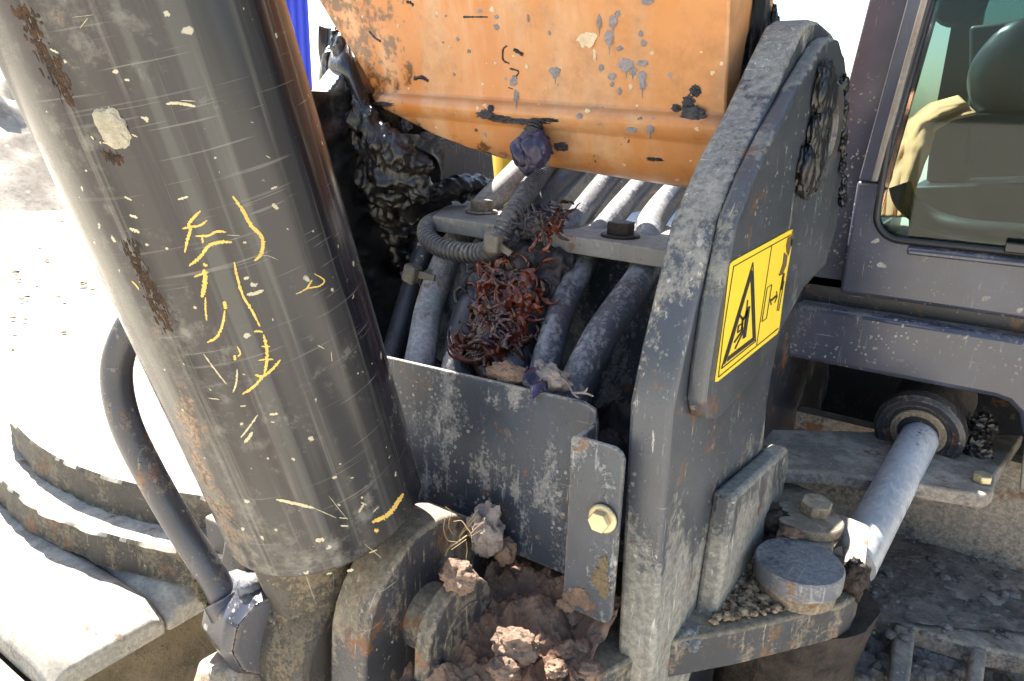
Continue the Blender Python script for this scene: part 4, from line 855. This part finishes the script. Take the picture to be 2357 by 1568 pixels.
# pillar built of stepped strips
zt_ = 2.6
def strip(name, xa, xb, y0, y1, mat, z0=zs + .1, lean=.035, bev=.004):
    b = BM(); k = lean * (zt_ - z0) / .35
    prism(b, [V((xa, y0, z0)), V((xb, y0, z0)), V((xb + k, y0, zt_)), V((xa + k, y0, zt_))], (0, y1 - y0, 0)); return obj(name, b, mat, cab, bevel=bev)
strip('corner_pillar', xl - .085, xl + .022, 1.53, 1.60, MAT['cab'], zb_)
bm = BM(); box(bm, -.345, -.325, 1.27, 1.9, .7, 1.46); obj('sun_block_panel', bm, MAT['dark'], cab)  # added out of view behind the plate to keep sun off the rod
strip('pillar_strip', xl + .024, xl + .036, 1.492, 1.56, MAT['clamp'])
strip('pillar_groove', xl + .037, wx - .042, 1.515, 1.56, MAT['dark'])
strip('pillar_flange', wx - .040, wx - .006, 1.494, 1.56, MAT['cab'])
# rubber seal and sill
bm = BM(); sealp = [V((wx + .035 * (zt_ - zs) / .35, CY0, zt_))] + [V((wx - .002 + k * 0, CY0, zs + .20))] + [V((wx + cr_ + (cr_) * math.cos(R(a)), CY0 - .002, zs + cr_ + (cr_) * math.sin(R(a)))) for a in range(180, 271, 10)] + [V((ext, CY0 - .002, zs))]
tube(bm, sealp, .006, 10); obj('window_seal', bm, MAT['rubber'], cab)
bm = BM(); prism(bm, [V((wx + .06, CY0 - .012, zs - .012)), V((ext, CY0 - .012, zs - .012)), V((ext, CY0 + .02, zs + .004)), V((wx + .06, CY0 + .02, zs + .004))], (0, 0, -.012)); obj('sill_trim', bm, MAT['cab'], cab, bevel=.004)
bm = BM(); p0 = cy(2312, 566, CY0 - .018); box(bm, p0.x, p0.x + .2, CY0 - .025, CY0 - .013, p0.z - .010, p0.z + .006); obj('wiper_stop', bm, MAT['black'], cab, bevel=.002)
# glass
bm = BM(); prism(bm, [V((wx, CY0 + .012, zs)), V((ext, CY0 + .012, zs)), V((ext + .1, CY0 + .012, zt_)), V((wx + .11, CY0 + .012, zt_))], (0, .005, 0)); obj('windscreen', bm, MAT['glass'], cab, smooth=0)
# lower ledge and skirt
zl1, zl0 = cy(2100, 728).z - .004, cy(2100, 868).z
sx = cy(1760, 760).x - .05
bm = BM(); yb = CY0 - .03
arch = [V((cy(2290, 905).x, yb, zl0)), V((cy(2320, 915).x, yb, zl0 - .004)), V((cy(2345, 935).x, yb, zl0 - .02)), V((cy(2362, 965).x, yb, zl0 - .06)), V((ext, yb, zl0 - .10))]
prism(bm, [V((sx, yb, zl1)), V((sx, yb, zl0))] + arch + [V((ext, yb, zl1))], (0, .04, 0)); obj('skirt_panel', bm, MAT['cab'], cab, bevel=.010, segs=3)
bm = BM(); box(bm, sx, ext, CY0 - .02, 2.9, zl1 - .03, zl1 - .003); obj('floor_beam', bm, MAT['floor'], cab)
bm = BM(); box(bm, sx + .02, ext, CY0 + .03, CY0 + .06, zl1 - .02, zb_ + .02); obj('gap_strip', bm, MAT['dark'], cab)
# shell: rear wall with window, roof, right wall
bm = BM(); xw = 1.05; yr = 2.75
for (x0, x1, z0, z1) in ((xl, xw, 1.25, 1.62), (.03, xw, 1.62, 2.6), (xl - .02, xl + .06, 1.62, 2.6)): box(bm, x0, x1, yr, yr + .04, z0, z1)
box(bm, xl, xw + .15, 1.54, yr, 2.6, 2.66); box(bm, xw, xw + .04, 1.54, yr, 1.25, 2.6); box(bm, xl - .09, xl - .06, 1.60, yr, 1.25, 1.32)
obj('cab_shell', bm, MAT['black'], cab)
bm = BM(); box(bm, xl + .06, .03, yr + .01, yr + .016, 1.62, 2.6); obj('rear_window', bm, MAT['glass'], cab, smooth=0)
bm = BM(); prism(bm, [PY(x, y, 2.2) for x, y in [(2145, 262), (2222, 270), (2232, 285), (2225, 420), (2205, 425), (2130, 420)]], (0, .10, 0)); prism(bm, [PY(x, y, 2.25) for x, y in [(2230, 60), (2400, 40), (2420, 260), (2230, 262)]], (0, .12, 0)); st_ = obj('seat_back', bm, MAT['seat'], cab, bevel=.02, segs=3)
bm = BM(); lump(bm, PY(2345, 170, 2.15), .10, 4, .05, 1, 3, .02, (1, .5, 1.2)); obj('headrest', bm, MAT['black'], cab)
bm = BM(); lathe(bm, PY(2210, 10, 2.0), (0, -1, .1), [(0, .04), (.03, .055), (.05, .05), (.055, .02)], 24); obj('mirror', bm, MAT['seat'], cab)
bm = BM(); tube(bm, spline([PY(x, y, yy) for x, y, yy in [(2070, 425, 1.60), (2085, 465, 1.60), (2140, 505, 1.60), (2230, 530, 1.58), (2400, 545, 1.58)]], 10), .020, 16); obj('console_rim', bm, MAT['seat'], cab)
bm = BM(); prism(bm, [PY(x, y, 2.1) for x, y in [(2140, 262), (2400, 260), (2400, 300), (2200, 285), (2150, 275)]], (0, .08, 0)); prism(bm, [PY(x, y, 2.1) for x, y in [(2090, 430), (2400, 420), (2400, 600), (2090, 600)]], (0, .3, 0)); obj('dashboard', bm, MAT['black'], cab, bevel=.01)
jk = BM()
def jac(u, v):
    L0 = [(2025, 500), (2035, 400), (2045, 335), (2090, 275), (2140, 240), (2205, 222)]; R0 = [(2090, 500), (2108, 430), (2140, 345), (2150, 300), (2190, 275), (2246, 262)]
    t = v * 5; i = min(4, int(t)); f = t - i
    a = V((*L0[i], 0)).lerp(V((*L0[i + 1], 0)), f); b = V((*R0[i], 0)).lerp(V((*R0[i + 1], 0)), f); p = a.lerp(b, u)
    return PY(p.x, p.y, 1.74 + .22 * v + .06 * (1 - u) - .03 * math.sin(u * math.pi) - .016 * math.sin(u * 9 + v * 5 + 2 * noise.noise(V((u * 3, v * 4, 0)))) - .012 * noise.noise(V((u * 5, v * 8, 3))))
sheet(jk, jac, 40, 70); tag(obj('jacket', jk, MAT['jacket'], None, base=PY(2060, 480, 1.7), solid=.006), 'tan cloth jacket draped inside the cab window', 'jacket')

# ================================================================== SWING CYLINDER, FRAME, FLOOR
sw = thing('swing_cylinder', PY(2110, 990, 1.5), 'scratched chrome rod coming out of a round steel gland below the cab', 'cylinder')
r0_, r1_ = P(1962, 1300, 1.13), P(2128, 985, 1.43)
dr_ = (r1_ - r0_).normalized()
bm = BM(); tube(bm, [r0_.lerp(r1_, k / 12) for k in range(13)], .0335, 40); obj('rod', bm, MAT['rod'], sw)
bm = BM(); gc = P(2112, 995, 1.40)
lathe(bm, gc, dr_, [(0.0, .036), (.0, .055), (-.004, .058), (-.006, .070), (0, .078), (.02, .079), (.022, .070), (.16, .070), (.165, .05)], 56); obj('gland', bm, MAT['dark'], sw, smooth=30)
bm = BM(); lathe(bm, gc - dr_ * .002, dr_, [(0, .0355), (-.004, .037), (-.004, .047), (0, .049)], 40, cap=False); obj('wiper_seal', bm, MAT['muddy'], sw)
bm = BM()
for k in range(14): lump(bm, P(2255 + random.uniform(-22, 22), 965 + k * 9, 1.39), random.uniform(.008, .018), 3, .4, 2, k, .2)
obj('greasy_fitting', bm, MAT['grease'], sw)
bm = BM(); prism(bm, [P(x, y, d) for x, y, d in [(1935, 1185, 1.15), (2002, 1212, 1.10), (1992, 1328, 1.05), (1948, 1300, 1.07)]], FWD * .012); obj('rod_end_flat', bm, MAT['clamp'], sw, bevel=.003)

fr = thing('chassis_frame', (.0, 1.6, .7), 'dusty dark chassis frame with crossbeam and shelf under the cab', 'frame')
ZS = 1.0
bm = BM(); prism(bm, [PZ(x, y, ZS) for x, y in [(1690, 1085), (1800, 1082), (1900, 1085), (2130, 1118), (2270, 1140), (2288, 1128), (2292, 1095), (2356, 1000), (1690, 985)]], (0, 0, -.028)); obj('shelf', bm, MAT['floor'], fr, bevel=.006, segs=3)
bm = BM(); hexhead(bm, PZ(2258, 1108, ZS + .001), (0, 0, 1), .016, .014); obj('shelf_bolt', bm, MAT['bolt'], fr, bevel=.002)
bm = BM(); box(bm, -.60, .8, 2.02, 2.06, .6, 1.24); obj('rear_web', bm, MAT['dark'], fr)
bm = BM(); box(bm, -.62, -.58, 1.14, 2.6, .6, 1.29); obj('sun_block_web', bm, MAT['dark'], fr)  # added unseen web that blocks sun from the rod and shelf
bm = BM(); box(bm, -.55, .36, 1.62, 1.66, .70, .975); obj('crossbeam', bm, MAT['floor'], fr)
bm = BM(); prism(bm, [PY(x, y, 1.9) for x, y in [(1775, 900), (1800, 830), (1905, 830), (1900, 900), (1880, 960), (1775, 985)]], (0, .02, 0)); obj('recess_plate', bm, MAT['cab'], fr)
bm = BM(); prism(bm, [PY(x, y, 1.55) for x, y in [(2345, 1130), (2420, 1110), (2420, 960), (2362, 980)]], (0, .03, 0)); obj('bracket_tab', bm, MAT['clamp'], fr, bevel=.003)
# grated step
ZF = .75
gr = thing('step_grating', PZ(2150, 1480, ZF), 'blue grey steel step with square holes packed with mud', 'step')
bm = BM()
# solid plate behind and bars around the holes
prism(bm, [PZ(x, y, ZF) for x, y in [(1700, 1390), (1962, 1402), (2066, 1430), (2110, 1447), (2235, 1485), (2268, 1492), (2420, 1520), (2420, 1000), (1700, 1000)]], (0, 0, -.04))
for q in ([(2058, 1432), (2108, 1450), (2085, 1640), (2040, 1640)], [(2235, 1485), (2272, 1494), (2255, 1640), (2222, 1640)], [(1930, 1400), (1962, 1402), (1950, 1640), (1930, 1640)], [(2415, 1520), (2460, 1520), (2460, 1640), (2408, 1640)]):
    prism(bm, [PZ(x, y, ZF + .0006) for x, y in q], (0, 0, -.041))
obj('grating', bm, MAT['floor'], gr, bevel=.006, segs=3)
bm = BM(); sheet(bm, lambda u, v: (lambda p: V((p.x, p.y, ZF - .075 + .035 * fbm(p * 14, 5))))(PZ(1920 + 560 * u, 1395 + 300 * v, ZF - .06)), 120, 90); tag(obj('mud', bm, MAT['floor'], None), 'loose mud lying under the step grating', 'mud', kind='stuff')
bm = BM()
def dust(u, v):
    p = PZ(1700 + 720 * u, 1110 + 300 * v + 60 * u * v, ZF); return V((p.x, p.y, ZF + .002 + .010 * fbm(p * 6, 5) + .0025 * fbm(p * 45, 3)))
sheet(bm, dust, 170, 120); tag(obj('dirt_layer', bm, soil_mat('grey_floor_dirt', (.13, .112, .096), (.24, .21, .18), (.085, .07, .06), 20, .8), None), 'grey brown dirt spread over the chassis floor', 'dirt', kind='stuff')
random.seed(31); cr = BM()
for k in range(330):
    x, y = random.uniform(1990, 2380), random.uniform(1150, 1470); c = PZ(x, y, ZF + .004); r = random.choice((.0015, .002, .002, .003, .003, .004, .0055, .009)); lump(cr, c, r, 2, .4, 1.5, k, .1, (1.2, 1, .7))
for k in range(120):
    x, y = random.uniform(2100, 2225), random.uniform(1475, 1570); c = PZ(x, y, ZF - .05); r = random.choice((.004, .006, .009, .014)); lump(cr, c, r, 2, .4, 1.5, k, .1)
for k in range(50):
    x, y = random.uniform(1945, 2045), random.uniform(1460, 1570); c = PZ(x, y, ZF - .05); r = random.choice((.006, .009, .014, .02)); lump(cr, c, r, 2, .4, 1.5, k, .1)
tag(obj('pebbles', cr, soil_mat('grey_pebbles', (.09, .08, .075), (.22, .20, .18), (.05, .045, .04), 60, .4), None), 'small stones and crumbs strewn over the chassis floor', 'pebbles', kind='stuff')
# deck and hood behind the bracket
dk = thing('machine_deck', (-.6, 1.9, 1.3), 'glossy dark deck with a yellow hood behind the hoses', 'deck')
bm = BM(); box(bm, -.90, -.30, 1.62, 2.4, 1.30, 1.33); obj('deck_plate', bm, MAT['deck'], dk, bevel=.004)
bm = BM(); hx = PY(1150, 390, 2.3).x; box(bm, hx - 1.0, hx, 2.3, 2.9, .9, 1.62); obj('hood', bm, MAT['hood'], dk, bevel=.02)
bm = BM(); box(bm, hx + .01, -.36, 2.45, 2.9, .9, 1.50); obj('dark_gap_backing', bm, MAT['dark'], dk, bevel=.02)  # added dark box so the gaps between the hoses stay dark

# ================================================================== CRAWLER TRACK ON THE LEFT
tr = thing('crawler_track', (-1.4, .9, 0), 'sunlit steel crawler track with flat shoes beside the cylinder', 'track')
def shoe(y0, y1, z):
    b = BM(); x1 = -1.018
    pr = [(y0 - .015, z - .022), (y0 + .012, z), (y1 - .02, z), (y1, z - .012), (y1, z - .06), (y0 - .015, z - .06)]
    secs = []
    for x, dz_ in ((-2.3, 0), (x1 - .045, 0), (x1, -.024)):
        secs.append([b.verts.new(V((x, y, zz + (dz_ if zz > z - .03 else 0)))) for y, zz in pr])
    for a, c in zip(secs, secs[1:]):
        for k in range(len(pr)): b.faces.new((a[k], a[(k + 1) % len(pr)], c[(k + 1) % len(pr)], c[k]))
    b.faces.new(secs[0]); b.faces.new(secs[-1][::-1]); return obj('shoe', b, MAT['shoe'], tr, bevel=.006, segs=3)
shoe(.361, .525, .828); shoe(.543, .73, .828); shoe(.755, .94, .828); shoe(.96, 1.15, .828); shoe(.18, .340, .79)
bm = BM()
sheet(bm, lambda u, v: V((-1.028 + .012 * fbm((u * 9, v * 6, 1), 5), .2 + 1.3 * u, .785 - .7 * v)), 120, 70); obj('mud_caked_side', bm, MAT['frame_mud'], tr)
bm = BM(); box(bm, -2.2, -1.11, .25, 1.6, .1, .745); obj('track_frame', bm, MAT['frame_mud'], tr)
# round stepped guard standing on the track
tt = thing('turntable', (-1.40, 1.45, .74), 'round stepped steel ring with sunlit ledges and muddy rims coloured dark for shade', 'ring')
for (rr, z1, z0) in ((.955, .895, .83), (.90, .965, .896)):
    bm = BM(); n = 420
    lathe(bm, V((-1.40, 1.45, 0)), (0, 0, 1), [(z0 + (z1 - .006 - z0) * q / 9, rr) for q in range(10)] + [(z1, rr - .006), (z1 + .0005, rr - .03), (z1 + .0005, rr - .2)], n)
    for v in bm.verts:
        if v.co.z < z1 - .001:
            d_ = V((v.co.x + 1.40, v.co.y - 1.45, 0)).normalized(); v.co += d_ * (.0045 * fbm(v.co * 14, 6) + .003 * fbm(v.co * 50, 3) - .002)
    ro = obj('step_ring', bm, MAT['shoe'], tt, smooth=35); ro.data.materials.append(MAT['rim'])
    for f in ro.data.polygons:
        if abs(f.normal.z) < .5: f.material_index = 1  # upright faces: mud, with their shade put into a darker colour

# ================================================================== BEHIND: blue sheet, cable
bl = thing('blue_container', (-9, 9, 0), 'blue corrugated container standing behind the machine', 'container')
bm = BM(); d0 = V((-math.sin(R(52)), math.cos(R(52)), 0)); 
c0 = EYE + d0 * 9; c0.z = 0; sd = V((d0.y, -d0.x, 0))
pts = []
for k in range(25): pts.append(c0 + sd * (-.5 + 1.0 * k / 24) + d0 * (.04 if k % 2 else 0))
pts += [c0 + sd * .5 + d0 * .8, c0 - sd * .5 + d0 * .8]
prism(bm, pts, (0, 0, 3.1)); obj('container_wall', bm, MAT['blue'], bl, smooth=0)
